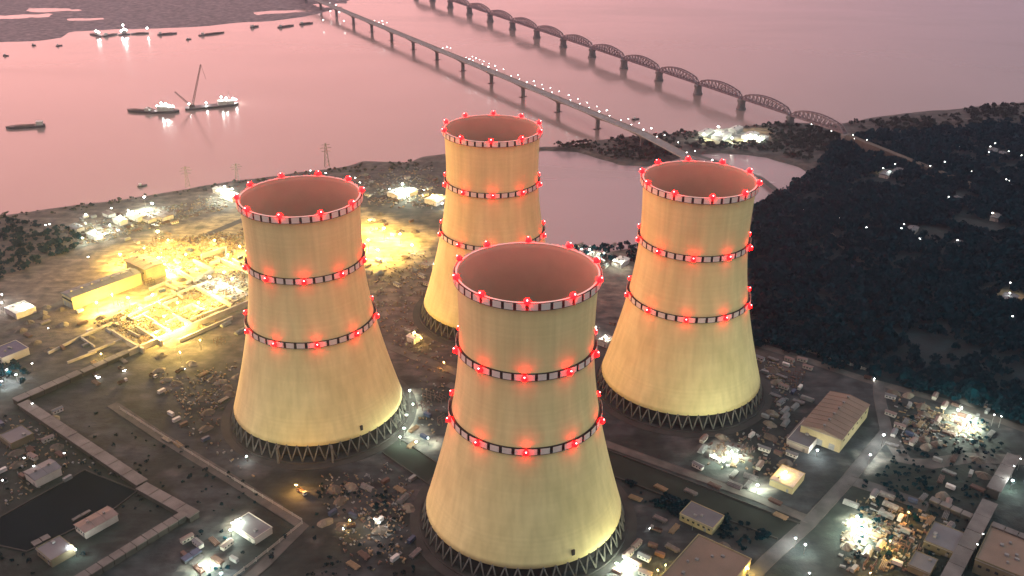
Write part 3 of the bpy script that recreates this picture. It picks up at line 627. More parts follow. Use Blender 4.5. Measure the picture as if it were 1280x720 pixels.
for i, (px, py, s_, lb) in enumerate([(497,240,18,'white lit shed on the shore between the left and farthest towers'),(512,238,14,'second white shed beside the brightest shore lamp'),(545,248,20,'ochre shed on the shore touching the farthest tower'),(551,330,18,'white lit shed against the farthest tower'),(517,420,16,'lit shed by the road between the left and nearest towers'),(757,424,16,'lit shed between the nearest and right towers'),(776,325,18,'lit shed on the lagoon shore'),(742,318,14,'small lit shed at the left of the lagoon shore lamps')]):
    building('site_shed', [(px-s_/2, py), (px, py-s_/4), (px+s_/2, py), (px, py+s_/4)], 5, 'white', 'white' if i % 2 == 0 else 'wall_pale', lb, 'shed', 'gable')
for i, (px, py, s_) in enumerate([(883,164,16),(902,168,20),(920,160,14),(938,168,18),(952,172,14)]):
    building('spit_shed', [(px-s_/2, py), (px, py-s_/5), (px+s_/2, py), (px, py+s_/5)], 5, 'white', 'white', ['leftmost lit shed on the spit below the railway bridge', 'second lit shed on the spit below the railway bridge', 'lit shed nearest the water on the spit', 'fourth lit shed on the spit below the railway bridge', 'rightmost lit shed on the spit below the railway bridge'][i], 'shed', 'gable', group='lit sheds on the spit')
for i, (px, py, s_) in enumerate([(1108,216,14),(1122,213,12),(1240,188,12),(1252,192,10),(1262,372,20),(1195,248,10),(1245,270,12),(1140,286,14),(1198,303,10),(1178,192,8)]):
    building('village_house', [(px-s_/2, py), (px, py-s_/4), (px+s_/2, py), (px, py+s_/4)], 4, 'wall_pale', 'roof_grey', 'small dim gabled house among the dark woods on the right', 'house', 'gable', group='village houses in the woods')

# ------------------------------------------------------------------ covered pipe galleries: long pale roofs on legs
def gallery_run(pts, width, h, label, n, name='pipe_gallery', roof='gallery_roof', gaps=()):
    a, b = Vector(at(*pts[0], h)), Vector(at(*pts[1], h)); d = b-a; L = d.length; t = thing(name, (a.x, a.y, 0), math.atan2(d.y, d.x), label, 'pipe gallery')
    for k in range(n):
        x0, x1 = L*k/n, L*(k+1)/n; dz = random.uniform(-.12, .12)
        MB().box(((x0+x1)/2, 0, h-.3+dz), (x1-x0-.5, width, .6)).build('roof_panel', roof, t)
        MB().box(((x0+x1)/2, 0, (h-.7)/2), (x1-x0-.45, width*.82, h-.9)).build('wall', 'darkconc', t)
    return t
gallery_run([(28,502),(178,603)], 8.5, 5, 'long pale roofed pipe gallery running beside the pond on the left', 9)
gallery_run([(176,606),(243,643)], 8.5, 5, 'short pale pipe gallery right of the pond, beyond a gap from the long one', 4)
gallery_run([(232,640),(95,724)], 6.5, 5, 'narrow pale pipe gallery slanting to the bottom edge at lower left', 10)
gallery_run([(18,500),(100,464)], 8.0, 5, 'pale pipe gallery rising from the left corner towards the works', 5)
gallery_run([(102,464),(160,438)], 6.5, 4, 'narrower pipe gallery continuing towards the basin walls', 4)
gallery_run([(1238,626),(1184,728)], 9.5, 7, 'broad grey green pipe gallery slanting down at the lower right', 5)
gallery_run([(1268,568),(1242,612)], 9.0, 7, 'upper section of the grey green pipe gallery at the right edge', 3)
gallery_run([(1163,622),(1216,645)], 5.0, 4, 'pale low duct joining the right pipe gallery from the left', 4)
gallery_run([(985,548),(1008,522)], 3.2, 5, 'thin pale duct beside the left eave of the brown roofed hall', 3)
gallery_run([(90,650),(113,637)], 2.4, 1.6, 'thin pale beam lying across the dark pond', 2, 'intake_beam')
gallery_run([(40,680),(62,669)], 5, 1.6, 'short pale slab at the lower edge of the dark pond', 2, 'intake_slab')
gallery_run([(228,700),(250,686)], 5, 3, 'short bluish covered walkway beside the lower left lamps', 2, 'covered_walk', 'blue')
gallery_run([(1240,654),(1290,674)], 5, 11.5, 'pale flat ledge along the top of the corner building', 3, 'roof_ledge')

# ------------------------------------------------------------------ basin works in the yellow light: concrete wall grid
t = thing('concrete_basin', (*at(230, 390), 0), 0, 'grid of pale concrete basin walls glowing in the yellow light', 'basin')
ox, oy = at(230, 390)
WALLS = [((160,438),(240,404),5,2.2),((240,404),(296,381),5,2.2),((224,424),(290,395),3,1.4),((172,408),(202,426),5,2),((192,402),(216,415),5,2),((158,424),(179,435),5,2),((216,392),(240,404),4,2),((238,398),(283,381),4,1.6),
    ((245,357),(290,380),4,2.6),((220,335),(242,348),4,2.2),((243,348),(267,335),4,1.8),((242,324),(267,336),4,2.2),((269,320),(314,339),4,2.4),((251,318),(282,308),6,2),((282,308),(283,320),6,2),((150,398),(230,362),3,1.6),((178,392),(196,402),3,1.4),((200,380),(222,372),3,1.4),
    ((230,362),(260,351),3,1.6),((140,412),(158,424),4,1.6),((100,420),(140,402),2.5,1.4),((60,440),(100,420),2,1.4),((100,420),(118,432),2,1.4),((186,360),(214,349),3,1.5),((296,381),(318,372),5,2.2),((128,400),(150,390),3,1.2),((150,390),(166,398),3,1.2),((166,398),(186,388),3,1.2),((206,402),(224,395),3,1.2),((224,386),(240,379),3,1.2),((240,379),(256,387),3,1.2),((196,376),(212,385),3,1.2),((180,372),(196,366),3,1.2),((214,362),(228,370),3,1.2),((232,352),(244,346),3,1.2),((262,328),(286,319),4,1.4),((290,322),(300,328),4,1.4),((248,340),(258,345),3,1.2),((205,352),(222,361),3,1.2),((262,394),(274,389),3,1.4),((186,418),(206,409),3,1.2),((160,412),(174,419),3,1.2),((110,440),(150,424),2,1.2),((84,452),(120,438),2,1.2)]
for a, b, h, th in WALLS:
    p, q = at(*a, h), at(*b, h); MB().bar((p[0]-ox, p[1]-oy, h/2-.2), (q[0]-ox, q[1]-oy, h/2-.2), th, h+.4).build('wall', 'conc', t)
sl = [at(*p) for p in [(251,357),(270,348),(312,368),(288,380)]]; MB().prism([(x-ox, y-oy) for x, y in sl], -.3, .5).build('floor_slab', 'conc', t)

# ------------------------------------------------------------------ trucks, loads and yard clutter (prototypes, then copies)
PARK = []
def proto(name, cat):
    o = obj(name, None); o['category'] = cat; PARK.append([o, False]); return len(PARK)-1
def put(i, px, py, rz, label, group, z=0.0):
    o, used = PARK[i]; x, y = at(px, py)
    if not used: PARK[i][1] = True; o.location = (x, y, z); o.rotation_euler = (0,0,rz); o['label'] = label; o['group'] = group; return o
    return copy_tree(o, (x, y, z), rz, label, group)
def P_container(m):
    i = proto('storage_container', 'container'); t = PARK[i][0]; b = MB().box((0,0,1.35), (6,2.4,2.6))
    for k in range(9):
        for s_ in (-1, 1): b.box((-2.7+k*.675, s_*1.22, 1.35), (.3,.08,2.3))
    b.build('body', m, t); MB().box((3.03,-.6,1.35), (.08,1.1,2.3)).build('door', m, t); MB().box((3.03,.6,1.35), (.08,1.1,2.3)).build('door', m, t); return i
def P_cabin(m, rf):
    i = proto('site_cabin', 'cabin'); t = PARK[i][0]; w_ = MB().box((0,0,1.4), (8,3.2,2.8)).build('wall', m, t)
    MB().add([(-4.4,-2,2.8),(4.4,-2,2.8),(4.4,2,2.8),(-4.4,2,2.8),(-4.4,0,3.7),(4.4,0,3.7)], [(0,1,5,4),(2,3,4,5),(1,2,5),(3,0,4),(3,2,1,0)]).build('roof', rf, t)
    for x in (-2.4, 0, 2.4): MB().box((x,-1.63,1.6), (1.1,.1,1)).build('window', 'glass', w_)
    return i
def P_heap(m, seed):
    i = proto('material_heap', 'heap'); t = PARK[i][0]; r = random.Random(seed); vs = [(0,0,2.6)]; n = 12
    for rr, z in ((1.6,2.0),(3.0,.9),(4.2,-.1)):
        for k in range(n):
            q = 2*math.pi*k/n; f = rr*r.uniform(.8,1.2); vs.append((f*math.cos(q)*1.3, f*math.sin(q), z*r.uniform(.75,1.15) if z > 0 else z))
    fs = [(0,1+k,1+(k+1)%n) for k in range(n)] + [(1+j*n+k, 1+(j+1)*n+k, 1+(j+1)*n+(k+1)%n, 1+j*n+(k+1)%n) for j in range(2) for k in range(n)]
    MB().add(vs, fs).build('heap', m, t); return i
def P_pipes(m):
    i = proto('pipe_stack', 'pipe stack'); t = PARK[i][0]
    for r_, c in ((0,5),(1,4),(2,3)):
        for k in range(c): MB().tube((-5,(k-(c-1)/2)*.95,.48+r_*.82), (5,(k-(c-1)/2)*.95,.48+r_*.82), .46, .46, 8).build('pipe', m, t)
    return i
def P_bundle(m):
    i = proto('beam_pile', 'beam pile'); t = PARK[i][0]
    for r_ in range(3):
        for k in range(4): MB().box((random.uniform(-.4,.4), (k-1.5)*.9, .35+r_*.55), (9,.5,.4)).build('beam', m, t)
    for x in (-3, 3): MB().box((x,0,.07), (.4,4,.16)).build('bearer', 'timber', t)
    return i
def P_frame():
    i = proto('rebar_frame', 'steel frame'); t = PARK[i][0]
    for x in (-4,0,4):
        for y in (-2.5,2.5): MB().bar((x,y,-.1),(x,y,5),.35).build('post', 'rust', t)
    for z in (2.5,5):
        for y in (-2.5,2.5): MB().bar((-4,y,z),(4,y,z),.3).build('rail', 'rust', t)
    return i
def P_truck(m, lamps):
    i = proto('truck', 'truck'); t = PARK[i][0]; MB().box((0,0,.95), (8,2.3,.35)).build('chassis', 'darksteel', t)
    c = MB().box((3,0,2.1), (2,2.4,2.3), top=.94).build('cab', m, t); MB().box((4.0,0,2.5), (.1,2,.9)).build('windscreen', 'glass', c)
    MB().box((-1.1,0,1.25), (5.6,2.5,.2)).box((-1.1,1.2,1.9), (5.6,.1,1.3)).box((-1.1,-1.2,1.9), (5.6,.1,1.3)).box((-3.85,0,1.9), (.1,2.3,1.3)).build('load_bed', 'rust', t)
    for x in (2.9,-1.6,-2.9):
        for y in (-1.1,1.1): MB().tube((x,y-.2,.5),(x,y+.2,.5),.52,.52,10).build('wheel', 'tyre', t)
    if lamps:
        for y in (-.8,.8): MB().box((4.06,y,1.2), (.25,.55,.45)).build('headlight', 'head', t)
    return i
KIT = dict(container=[P_container('blue'), P_container('rust'), P_container('grey'), P_container('white')], cabin=[P_cabin('white','roof_grey'), P_cabin('wall_pale','roof_pink')], heap=[P_heap('sandpile',1), P_heap('earthpile',2), P_heap('earthpile',3)],
    pipes=[P_pipes('grey'), P_pipes('steel')], beams=[P_bundle('timber'), P_bundle('rust'), P_bundle('steel')], frame=[P_frame()], truck=[P_truck('white', False), P_truck('grey', True)])
WORD = {'container': ['blue storage container', 'rust red storage container', 'grey storage container', 'white storage container'], 'cabin': ['grey roofed site cabin', 'pink roofed site cabin'], 'heap': ['heap of pale sand', 'heap of dark earth', 'broad heap of dark earth'],
    'pipes': ['stack of grey pipes', 'stack of steel pipes'], 'beams': ['pile of timber beams', 'pile of rusty beams', 'pile of steel beams'], 'frame': ['rusty steel frame'], 'truck': ['white parked truck', 'grey truck with lit headlights']}
TWR = np.array(TW)
BLD = [o for o in sc.objects if o.parent is None and o.type == 'EMPTY' and 'building' in str(o.get('category')) ]
taken = []
def clear(x, y, r):
    if np.min(np.hypot(TWR[:,0]-x, TWR[:,1]-y)) < 70+r: return False
    for ax, ay, ar in taken:
        if (ax-x)**2+(ay-y)**2 < (ar+r)**2: return False
    return True
for o in sc.objects:
    if o.parent is None and o.get('category') in ('building','hall','hut','shed','store','office','shelter','house'):
        ch = [c for c in o.children if c.name.startswith('wall')]
        if ch: d = ch[0].data; xs_ = [v.co.x for v in d.vertices]; ys_ = [v.co.y for v in d.vertices]; taken.append((o.location.x, o.location.y, math.hypot(max(xs_)-min(xs_), max(ys_)-min(ys_))*.42))
def scatter(box, n, kinds, where, seed):
    r = random.Random(seed); x0, y0, x1, y1 = box; k = 0; tries = 0
    while k < n and tries < n*12:
        tries += 1; px, py = r.uniform(x0, x1), r.uniform(y0, y1); x, y = at(px, py)
        if not clear(x, y, 4.2): continue
        kd = r.choice(kinds); v = r.randrange(len(KIT[kd])); nm = WORD[kd][v]
        put(KIT[kd][v], px, py, GA + r.choice((0, math.pi/2)) + r.uniform(-.12, .12), f'{nm} {where}', f'{nm}, {where}'); taken.append((x, y, 4.2)); k += 1
ALL = ['container','cabin','heap','pipes','beams','frame']
scatter((948,448,1010,535), 26, ALL, 'right of the right tower', 1)
scatter((872,545,1000,612), 20, ALL, 'below the right tower', 2)
scatter((1112,490,1195,560), 22, ['container','heap','beams','heap','cabin'], 'by the right hand woods', 3)
scatter((1180,505,1245,545), 9, ['container','truck','beams'], 'under the brightest right lamps', 4)
scatter((1060,615,1190,715), 24, ALL, 'at the lower right', 5)
scatter((1170,570,1235,620), 10, ['heap','beams','container'], 'left of the right gallery', 6)
scatter((400,590,520,715), 20, ['heap','heap','beams','pipes','container'], 'left of the nearest tower foot', 7)
scatter((200,465,300,560), 18, ['heap','beams','heap','container'], 'left of the left tower', 8)
scatter((455,320,545,420), 20, ALL, 'by the farthest tower', 9)
scatter((500,490,560,560), 9, ['frame','beams','container'], 'right of the left tower', 10)
scatter((0,515,85,600), 14, ['container','cabin','heap','beams'], 'above the left pond', 11)
scatter((760,680,830,720), 8, ['container','beams','cabin'], 'right of the nearest tower', 12)
scatter((95,355,300,430), 46, ['frame','beams','container','pipes','heap'], 'among the basin walls', 13)
scatter((170,300,310,350), 24, ['frame','beams','container','heap','cabin'], 'behind the basin walls', 14)
scatter((100,265,225,305), 20, ['container','cabin','beams','truck'], 'in the shore depot', 15)
scatter((455,265,530,300), 9, ['heap','container','truck'], 'on the lit sand', 16)
scatter((735,400,790,440), 8, ['container','heap','beams'], 'beside the right tower', 17)
scatter((440,215,550,260), 14, ['container','cabin','heap'], 'behind the left tower', 18)
scatter((725,305,795,335), 8, ['container','cabin'], 'by the lagoon shore', 19)
scatter((225,670,300,715), 9, ['container','beams','cabin'], 'at the lower left', 20)
scatter((20,375,110,440), 14, ['container','heap','beams','truck'], 'left of the works', 21)
scatter((790,600,985,690), 10, ['heap','beams'], 'below the canal', 22)
scatter((100,440,290,480), 12, ['heap','beams','truck'], 'before the basin walls', 23)
put(KIT['truck'][1], 437, 660, R(200), 'grey truck with lit headlights parked alone left of the nearest tower', 'truck left of the nearest tower')
put(KIT['truck'][1], 820, 664, R(150), 'grey truck with lit headlights right of the nearest tower foot', 'truck right of the nearest tower')
put(KIT['truck'][1], 1086, 474, R(-35), 'truck with lit headlights on the road by the woods', 'truck on the perimeter road')
put(KIT['truck'][0], 378, 617, R(-45), 'truck under the orange lamp on the track below the left tower', 'truck under the orange lamp')
for o, used in PARK:
    if not used:
        for c in list(o.children):
            for g in list(c.children): bpy.data.objects.remove(g)
            bpy.data.objects.remove(c)
        bpy.data.objects.remove(o)

# loose planks, offcuts and rubble nobody could count
def debris(name, pts, count, m, seed, smax=3.2, hmax=1.3):
    r = np.random.default_rng(seed); poly = np.array([at(*p) for p in pts]); lo, hi = poly.min(0), poly.max(0); mb = MB()
    q = r.uniform(lo, hi, (count*4, 2)); k = inside(poly, q[:,0], q[:,1]) & (fbm(q[:,0], q[:,1], 22, seed) > r.uniform(.3, .66, len(q)))
    k &= np.clip(edge_dist(poly, q[:,0], q[:,1])/14, 0, 1) > r.random(len(q))
    k &= np.min(np.hypot(q[:,None,0]-TWR[None,:,0], q[:,None,1]-TWR[None,:,1]), axis=1) > 75
    for x, y in q[k][:count]:
        h = r.uniform(.2, hmax); mb.box((x, y, h/2-.35), (r.uniform(.4, smax), r.uniform(.25, smax*.45), h+.7), GA + (math.pi/2 if r.random() < .4 else 0) + r.normal(0, .12))
    struct(mb.build(name, m), 'stuff')
for i, m_ in enumerate(('timber', 'wall_olive', 'rust', 'grey')):
    debris('works_debris', [(110,405),(250,345),(310,335),(315,375),(180,435)], 800, m_, 50+i)
    debris('works_rear_debris', [(130,330),(200,296),(310,285),(312,330),(220,345)], 420, m_, 60+i)
    debris('right_yard_debris', [(945,445),(1010,452),(1000,520),(1000,610),(870,580),(870,545),(945,530)], 180, m_, 70+i)
    debris('lower_right_debris', [(1060,612),(1195,640),(1180,720),(1040,720)], 110, m_, 80+i, 4)
    debris('wood_side_debris', [(1110,490),(1240,525),(1230,560),(1120,560)], 150, m_, 90+i)
    debris('left_ground_debris', [(190,470),(300,450),(290,560),(350,615),(230,550)], 220, m_, 100+i, 2.6)
    debris('middle_ground_debris', [(455,325),(545,300),(530,390),(570,430),(560,560),(500,555),(520,470),(470,415)], 200, m_, 110+i, 2.6)
    debris('foot_debris', [(390,595),(500,575),(530,620),(520,715),(430,715)], 110, m_, 120+i, 2.4)
    debris('depot_debris', [(60,290),(230,250),(290,235),(290,260),(100,312)], 320, m_, 130+i, 3.5)
    debris('shore_debris', [(440,215),(550,205),(550,262),(450,258)], 160, m_, 140+i, 3.5)
    debris('pond_side_debris', [(-10,520),(30,512),(160,600),(100,590),(0,640)], 160, m_, 150+i, 2.6)
# fence lines along the patrol road
def fence(pts, label):
    p = [Vector(at(*q)) for q in pts]; t = thing('fence', (p[0].x, p[0].y, 0), 0, label, 'fence'); o = p[0]
    for a, b in zip(p, p[1:]):
        a, b = a-o, b-o; n = max(1, int((b-a).length/9))
        for z in (.7, 1.5, 2.3): MB().bar((a.x, a.y, z), (b.x, b.y, z), .14, .3).build('rail', 'conc', t)
        for k in range(n):
            q = a+(b-a)*k/n; MB().box((q.x, q.y, 1.3), (.4, .4, 3)).build('post', 'conc', t)
fence([(150,512),(250,575),(378,652)], 'thin pale fence along the upper side of the patrol road')
fence([(378,655),(335,690),(290,725)], 'thin fence running to the bottom edge from the patrol road corner')
fence([(945,424),(1010,440),(1090,466)], 'thin fence along the edge of the dark woods')

# ------------------------------------------------------------------ lamp masts
mast_n = {}
def mast(px, py, h, m, label, group, size=1.4, cat='floodlight'):
    """px,py is where the lamp head shows; the foot stands on the ground straight below"""
    size *= .62; x, y = at(px, py, h); key = (h, m, size)
    if key not in mast_n:
        mast_n[key] = (MB().tube((0,0,-.3), (0,0,h-.2), .22, .14, 6).mesh('pole', 'steel'), MB().box((0,0,h+.34*size), (size*1.25,size*1.25,.12)).bar((0,0,h-.3),(0,0,h+.3*size),.2).mesh('hood', 'darksteel'), MB().box((0,0,h), (size,size,size*.55)).mesh('lamp', m))
    t = thing('floodlight_mast', (x, y, 0), GA, label, cat, group)
    for nm, me in zip(('pole','hood','lamp'), mast_n[key]): obj(nm, me, t)
def masts(pts, h, m, where, size=1.4):
    for px, py in pts: mast(px, py, h, m, f'{where}', where.replace('lamp', 'lamps', 1), size)
masts([(893,568),(915,564),(905,576),(925,570)], 6, 'wlamp', 'greenish white work lamp below the right tower', 1.1)
masts([(947,606)], 7, 'wlamp', 'single work lamp left of the small lit canopy', 1.3)
masts([(905,510)], 14, 'wlamp_soft', 'floodlight at the foot of the right tower shell', .55)
masts([(982,590)], 8, 'ylamp', 'warm lamp above the small lit canopy', .5)
masts([(1198,512),(1212,520),(1205,530),(1220,528)], 9, 'wlamp', 'very bright work lamp beside the dark woods', 1.6)
masts([(1243,518),(1252,520)], 10, 'dot', 'small white lamp right of the brightest yard', 1.6)
masts([(1022,562)], 6, 'wlamp_soft', 'white lamp in front of the brown roofed hall', 1.5)
masts([(1105,543)], 10, 'wlamp_soft', 'white lamp at the fork of the yard road', 1.7)
masts([(1088,568)], 8, 'wlamp_soft', 'white lamp on the pale patch beside the yard road', 1.2)
masts([(1072,645),(1082,657),(1068,662)], 8, 'wlamp', 'glaring white lamp at the lower right', 1.6)
masts([(1113,676)], 9, 'ylamp', 'sodium lamp on a short mast at the lower right', .6)
masts([(1136,640)], 8, 'olamp', 'orange lamp above the lower right yard', .8)
masts([(1088,716)], 7, 'olamp', 'orange lamp touching the bottom edge at the right', .8)
masts([(1012,716)], 7, 'wlamp_soft', 'white lamp touching the bottom edge beside the yard road', 1.2)
masts([(1266,600)], 8, 'wlamp_soft', 'white lamp at the right edge beside the pipe gallery', 1.8)
masts([(1276,573),(1268,582),(1229,667),(1222,680)], 10, 'dot', 'small white lamp along the right pipe gallery', 1.4)
masts([(995,672),(1007,680)], 8, 'wlamp_soft', 'white lamp where the yard road meets the canal', 1.4)
masts([(512,488),(516,505),(508,518),(505,535),(500,546)], 7, 'wlamp', 'greenish lamp beside the left tower foot', 1.0)
masts([(535,547),(520,552)], 7, 'wlamp', 'bright lamp at the canal edge', .8)
masts([(370,606)], 6, 'olamp', 'orange lamp on the track below the left tower', 1.2)
masts([(437,650)], 7, 'ylamp', 'warm lamp on the dark ground left of the nearest tower', .4)
masts([(468,648),(474,653)], 7, 'wlamp_soft', 'small white lamp left of the nearest tower', .8)
masts([(288,662),(296,650)], 7, 'wlamp', 'greenish lamp left of the grey shed', 1.3)
masts([(250,706),(262,704)], 6, 'wlamp', 'greenish white lamp by the bluish walkway', 1.2)
masts([(276,716)], 6, 'wlamp_soft', 'white lamp touching the bottom edge near the fence', 1.6)
masts([(308,570)], 5, 'wlamp_soft', 'tiny white lamp beside the ring road of the left tower', .8)
masts([(50,586)], 7, 'ylamp', 'yellowish lamp at the far left above the pond', .55)
masts([(42,582),(30,572),(80,566),(3,600)], 8, 'dot', 'small white lamp at the far left above the pond', 1.6)
masts([(88,683),(94,687)], 6, 'wlamp_soft', 'white lamp on the hut below the pond', 1.1)
masts([(8,462),(20,468),(2,476)], 7, 'wlamp_soft', 'pale green lamp among trees at the left edge', 1.4)
masts([(40,454),(40,504)], 7, 'dot', 'tiny white lamp by the left pipe gallery corner', 1.6)
masts([(29,380)], 8, 'wlamp', 'white lamp over the open shelter near the left edge', 1.2)
masts([(2,368),(2,378)], 8, 'wlamp_soft', 'white lamp on the left edge above the shelter', 1.4)
masts([(107,268),(180,246),(190,254)], 16, 'wlamp', 'tall white mast lamp behind the shore depot', 2.0)
masts([(57,281),(62,280),(139,260)], 9, 'dot', 'small white lamp on the dark left shore', 2.0)
masts([(103,297),(118,288),(131,292),(150,270),(160,263),(186,262),(137,281)], 8, 'wlamp', 'greenish lamp among the sheds of the shore depot', 1.1)
masts([(110,321)], 10, 'dot', 'single white lamp below the shore depot', 2.0)
masts([(197,289)], 40, 'ylamp', 'very tall mast with a warm lamp above the works', 2.6)
masts([(198,322),(205,330)], 12, 'ylamp', 'glaring lamp on the orange lit building', 2.0)
masts([(180,310),(210,300),(168,322),(232,318),(150,318)], 14, 'ylamp', 'sodium lamp behind the long yellow hall', 1.2)
masts([(262,346),(280,340),(290,348)], 11, 'wlamp', 'glaring white lamp left of the left tower', 1.5)
masts([(222,378),(248,378),(205,395),(175,385),(232,405),(210,412),(262,365),(190,368),(160,372),(195,415),(140,368),(120,378)], 11, 'ylamp', 'sodium lamp among the basin walls', 1.3)
masts([(300,308),(285,318),(268,300)], 12, 'ylamp', 'sodium lamp by the shoulder of the left tower', 1.2)
masts([(250,425),(225,440)], 9, 'ylamp', 'sodium lamp in front of the basin walls', .6)
masts([(126,442)], 5, 'ylamp', 'warm lamp at the end of the narrow pipe gallery', .5)
masts([(120,470),(60,410)], 8, 'dot', 'tiny lamp left of the basin walls', 1.4)
masts([(462,275),(480,285),(460,300),(500,292),(472,312)], 12, 'ylamp', 'sodium lamp on the sand behind the left tower', 1.5)
masts([(503,230),(508,236)], 12, 'wlamp', 'brilliant white lamp left of the farthest tower', 2.4)
masts([(487,236),(530,237)], 9, 'dot', 'small white lamp beside the brilliant shore lamp', 2.0)
masts([(541,244),(548,246)], 8, 'ylamp', 'warm lamp by the ochre shed on the shore', 1.0)
masts([(553,254)], 7, 'wlamp_soft', 'white lamp touching the farthest tower', 1.4)
masts([(281,233),(272,238),(290,236),(284,240)], 13, 'wlamp', 'white lamp hard left of the left tower rim', 1.8)
masts([(388,213),(407,216),(444,222),(450,228)], 9, 'dot', 'small white lamp showing above the left tower rim', 2.0)
masts([(515,306)], 8, 'wlamp_soft', 'single lamp on the lit sand edge behind the left tower', 1.2)
masts([(549,326)], 8, 'wlamp', 'white lamp against the farthest tower', 1.4)
masts([(518,415),(526,422)], 7, 'ylamp', 'warm white lamp by the middle road', .45)
masts([(555,453)], 6, 'olamp', 'small orange lamp on the road behind the nearest tower', .6)
masts([(727,311),(737,312),(755,316),(768,325),(777,327)], 8, 'wlamp', 'white lamp on the near shore of the lagoon', .9)
masts([(745,409)], 8, 'wlamp_soft', 'dim white lamp right of the nearest tower rim', 1.2)
masts([(757,421)], 7, 'wlamp', 'greenish lamp between the nearest and right towers', 1.0)
masts([(897,167),(898,158),(880,168),(915,172),(935,170),(944,170),(952,173)], 8, 'wlamp', 'white lamp on the spit below the railway bridge', 1.6)
masts([(771,704),(785,698),(778,712)], 6, 'wlamp', 'greenish lamp by the right foot of the nearest tower', 1.2)
masts([(822,712),(832,706)], 6, 'ylamp', 'yellowish lamp on the left wall of the workshop', .45)
masts([(935,710)], 6, 'ylamp', 'yellowish lamp on the right wall of the workshop', .55)
masts([(866,656)], 4, 'ylamp', 'small lamp on the wall of the ochre building', .22)
masts([(946,228),(1004,262)], 9, 'dot', 'small lamp right of the right tower rim', 1.6)
masts([(1104,210),(1119,205),(1163,207),(1181,202),(1178,188),(1199,183),(1236,190),(1238,183),(1244,179),(1261,189),(1277,194),(1231,214),(1258,224),(1186,246),(1130,280),(1127,285),(1197,300),(1150,298),(1083,284),(1049,272),(1263,353),(1266,395),(1279,231),(1215,214),(1262,226)], 9, 'dot', 'small white village lamp in the dark woods at the right', 1.8)
masts([(1241,266)], 9, 'dotwarm', 'warm white village lamp, brightest in the dark woods', 2.8)
masts([(1262,366)], 7, 'wlamp_soft', 'lamp lighting the pale clearing at the right edge', .6)
masts([(1112,214)], 7, 'wlamp_soft', 'lamp lighting the pale clearing at the upper right', .7)
masts([(398,2),(412,4),(420,6),(413,14),(424,15),(404,25),(430,26)], 10, 'dot', 'faint white lamp by the far end of the road bridge', 3.0)

# ------------------------------------------------------------------ woods and scrub: leaf clumps nobody could count
def crown_template(seed, nq=46):
    r = np.random.default_rng(seed); d = r.normal(size=(nq, 3)); d /= np.linalg.norm(d, axis=1)[:, None]; d[:, 2] = np.abs(d[:, 2])*1.0-.25
    lob = 1+.35*np.sin(d[:, 0]*3+seed)+.25*np.sin(d[:, 1]*4+seed*2)
    c = d*(r.uniform(.55, 1, nq)*lob)[:, None]; c[:, 2] = c[:, 2]*.85+1.0
    q = []
    for k in range(nq):
        a = r.normal(size=3); a /= np.linalg.norm(a); b = np.cross(a, d[k]+r.normal(size=3)*.5); b /= np.linalg.norm(b)+1e-6; s_ = r.uniform(.16, .34)
        q += [c[k]-a*s_-b*s_, c[k]+a*s_-b*s_*.8, c[k]+a*s_*.9+b*s_, c[k]-a*s_*.8+b*s_]
    return np.array(q)
TPL = [crown_template(i) for i in range(6)]
def wood(name, poly, count, rmin, rmax, m, seed, holes=(), dens=None):
    r = np.random.default_rng(seed); poly = np.array(poly); lo, hi = poly.min(0), poly.max(0); pts = []
    while sum(len(p) for p in pts) < count:
        q = r.uniform(lo, hi, (count*2, 2)); k = inside(poly, q[:, 0], q[:, 1])
        for h in holes: k &= ~inside(h, q[:, 0], q[:, 1])
        n_ = fbm(q[:, 0], q[:, 1], 60, seed+40); k &= r.random(len(q)) < np.clip((n_-.25)*3, .05, 1)
        k &= np.min(np.hypot(q[:, None, 0]-TWR[None, :, 0], q[:, None, 1]-TWR[None, :, 1]), axis=1) > 76
        for ax, ay, ar in taken: k &= (q[:, 0]-ax)**2+(q[:, 1]-ay)**2 > (ar+2)**2
        pts.append(q[k])
        if len(pts) > 30: break
    pts = np.concatenate(pts)[:count]; V_ = []
    for i, (x, y) in enumerate(pts):
        s_ = r.uniform(rmin, rmax)*(1.3 if r.random() < .12 else 1); a = r.uniform(0, 6.28); ca_, sa_ = math.cos(a), math.sin(a); T = TPL[i % 6]*[s_, s_, s_*r.uniform(.8, 1.25)]
        V_.append(np.stack([T[:, 0]*ca_-T[:, 1]*sa_+x, T[:, 0]*sa_+T[:, 1]*ca_+y, T[:, 2]-.3], 1))
    V_ = np.concatenate(V_).astype(np.float32); n_ = len(V_)//4; me = bpy.data.meshes.new(name)
    me.vertices.add(len(V_)); me.vertices.foreach_set('co', V_.ravel()); me.loops.add(n_*4); me.loops.foreach_set('vertex_index', np.arange(n_*4, dtype=np.int32)); me.polygons.add(n_)
    me.polygons.foreach_set('loop_start', np.arange(0, n_*4, 4, dtype=np.int32)); me.polygons.foreach_set('loop_total', np.full(n_, 4, np.int32)); me.update(); me.materials.append(M[m]); return struct(obj(name, me), 'stuff')
clear_p = field_p + [sand_p[2], sand_p[3]]
wood('woodland', wood_p, 10500, 3.0, 5.6, 'leaf', 1, clear_p)
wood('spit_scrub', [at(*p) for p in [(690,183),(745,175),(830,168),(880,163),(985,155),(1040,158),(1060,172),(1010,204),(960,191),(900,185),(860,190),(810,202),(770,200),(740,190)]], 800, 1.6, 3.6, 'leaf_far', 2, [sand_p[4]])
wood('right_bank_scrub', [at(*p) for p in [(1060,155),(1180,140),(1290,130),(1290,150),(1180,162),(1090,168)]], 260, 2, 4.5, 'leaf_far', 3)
wood('shore_trees', [at(*p) for p in [(-40,290),(20,275),(95,285),(100,310),(40,335),(-40,365)]], 260, 1.5, 3.6, 'leaf', 4)
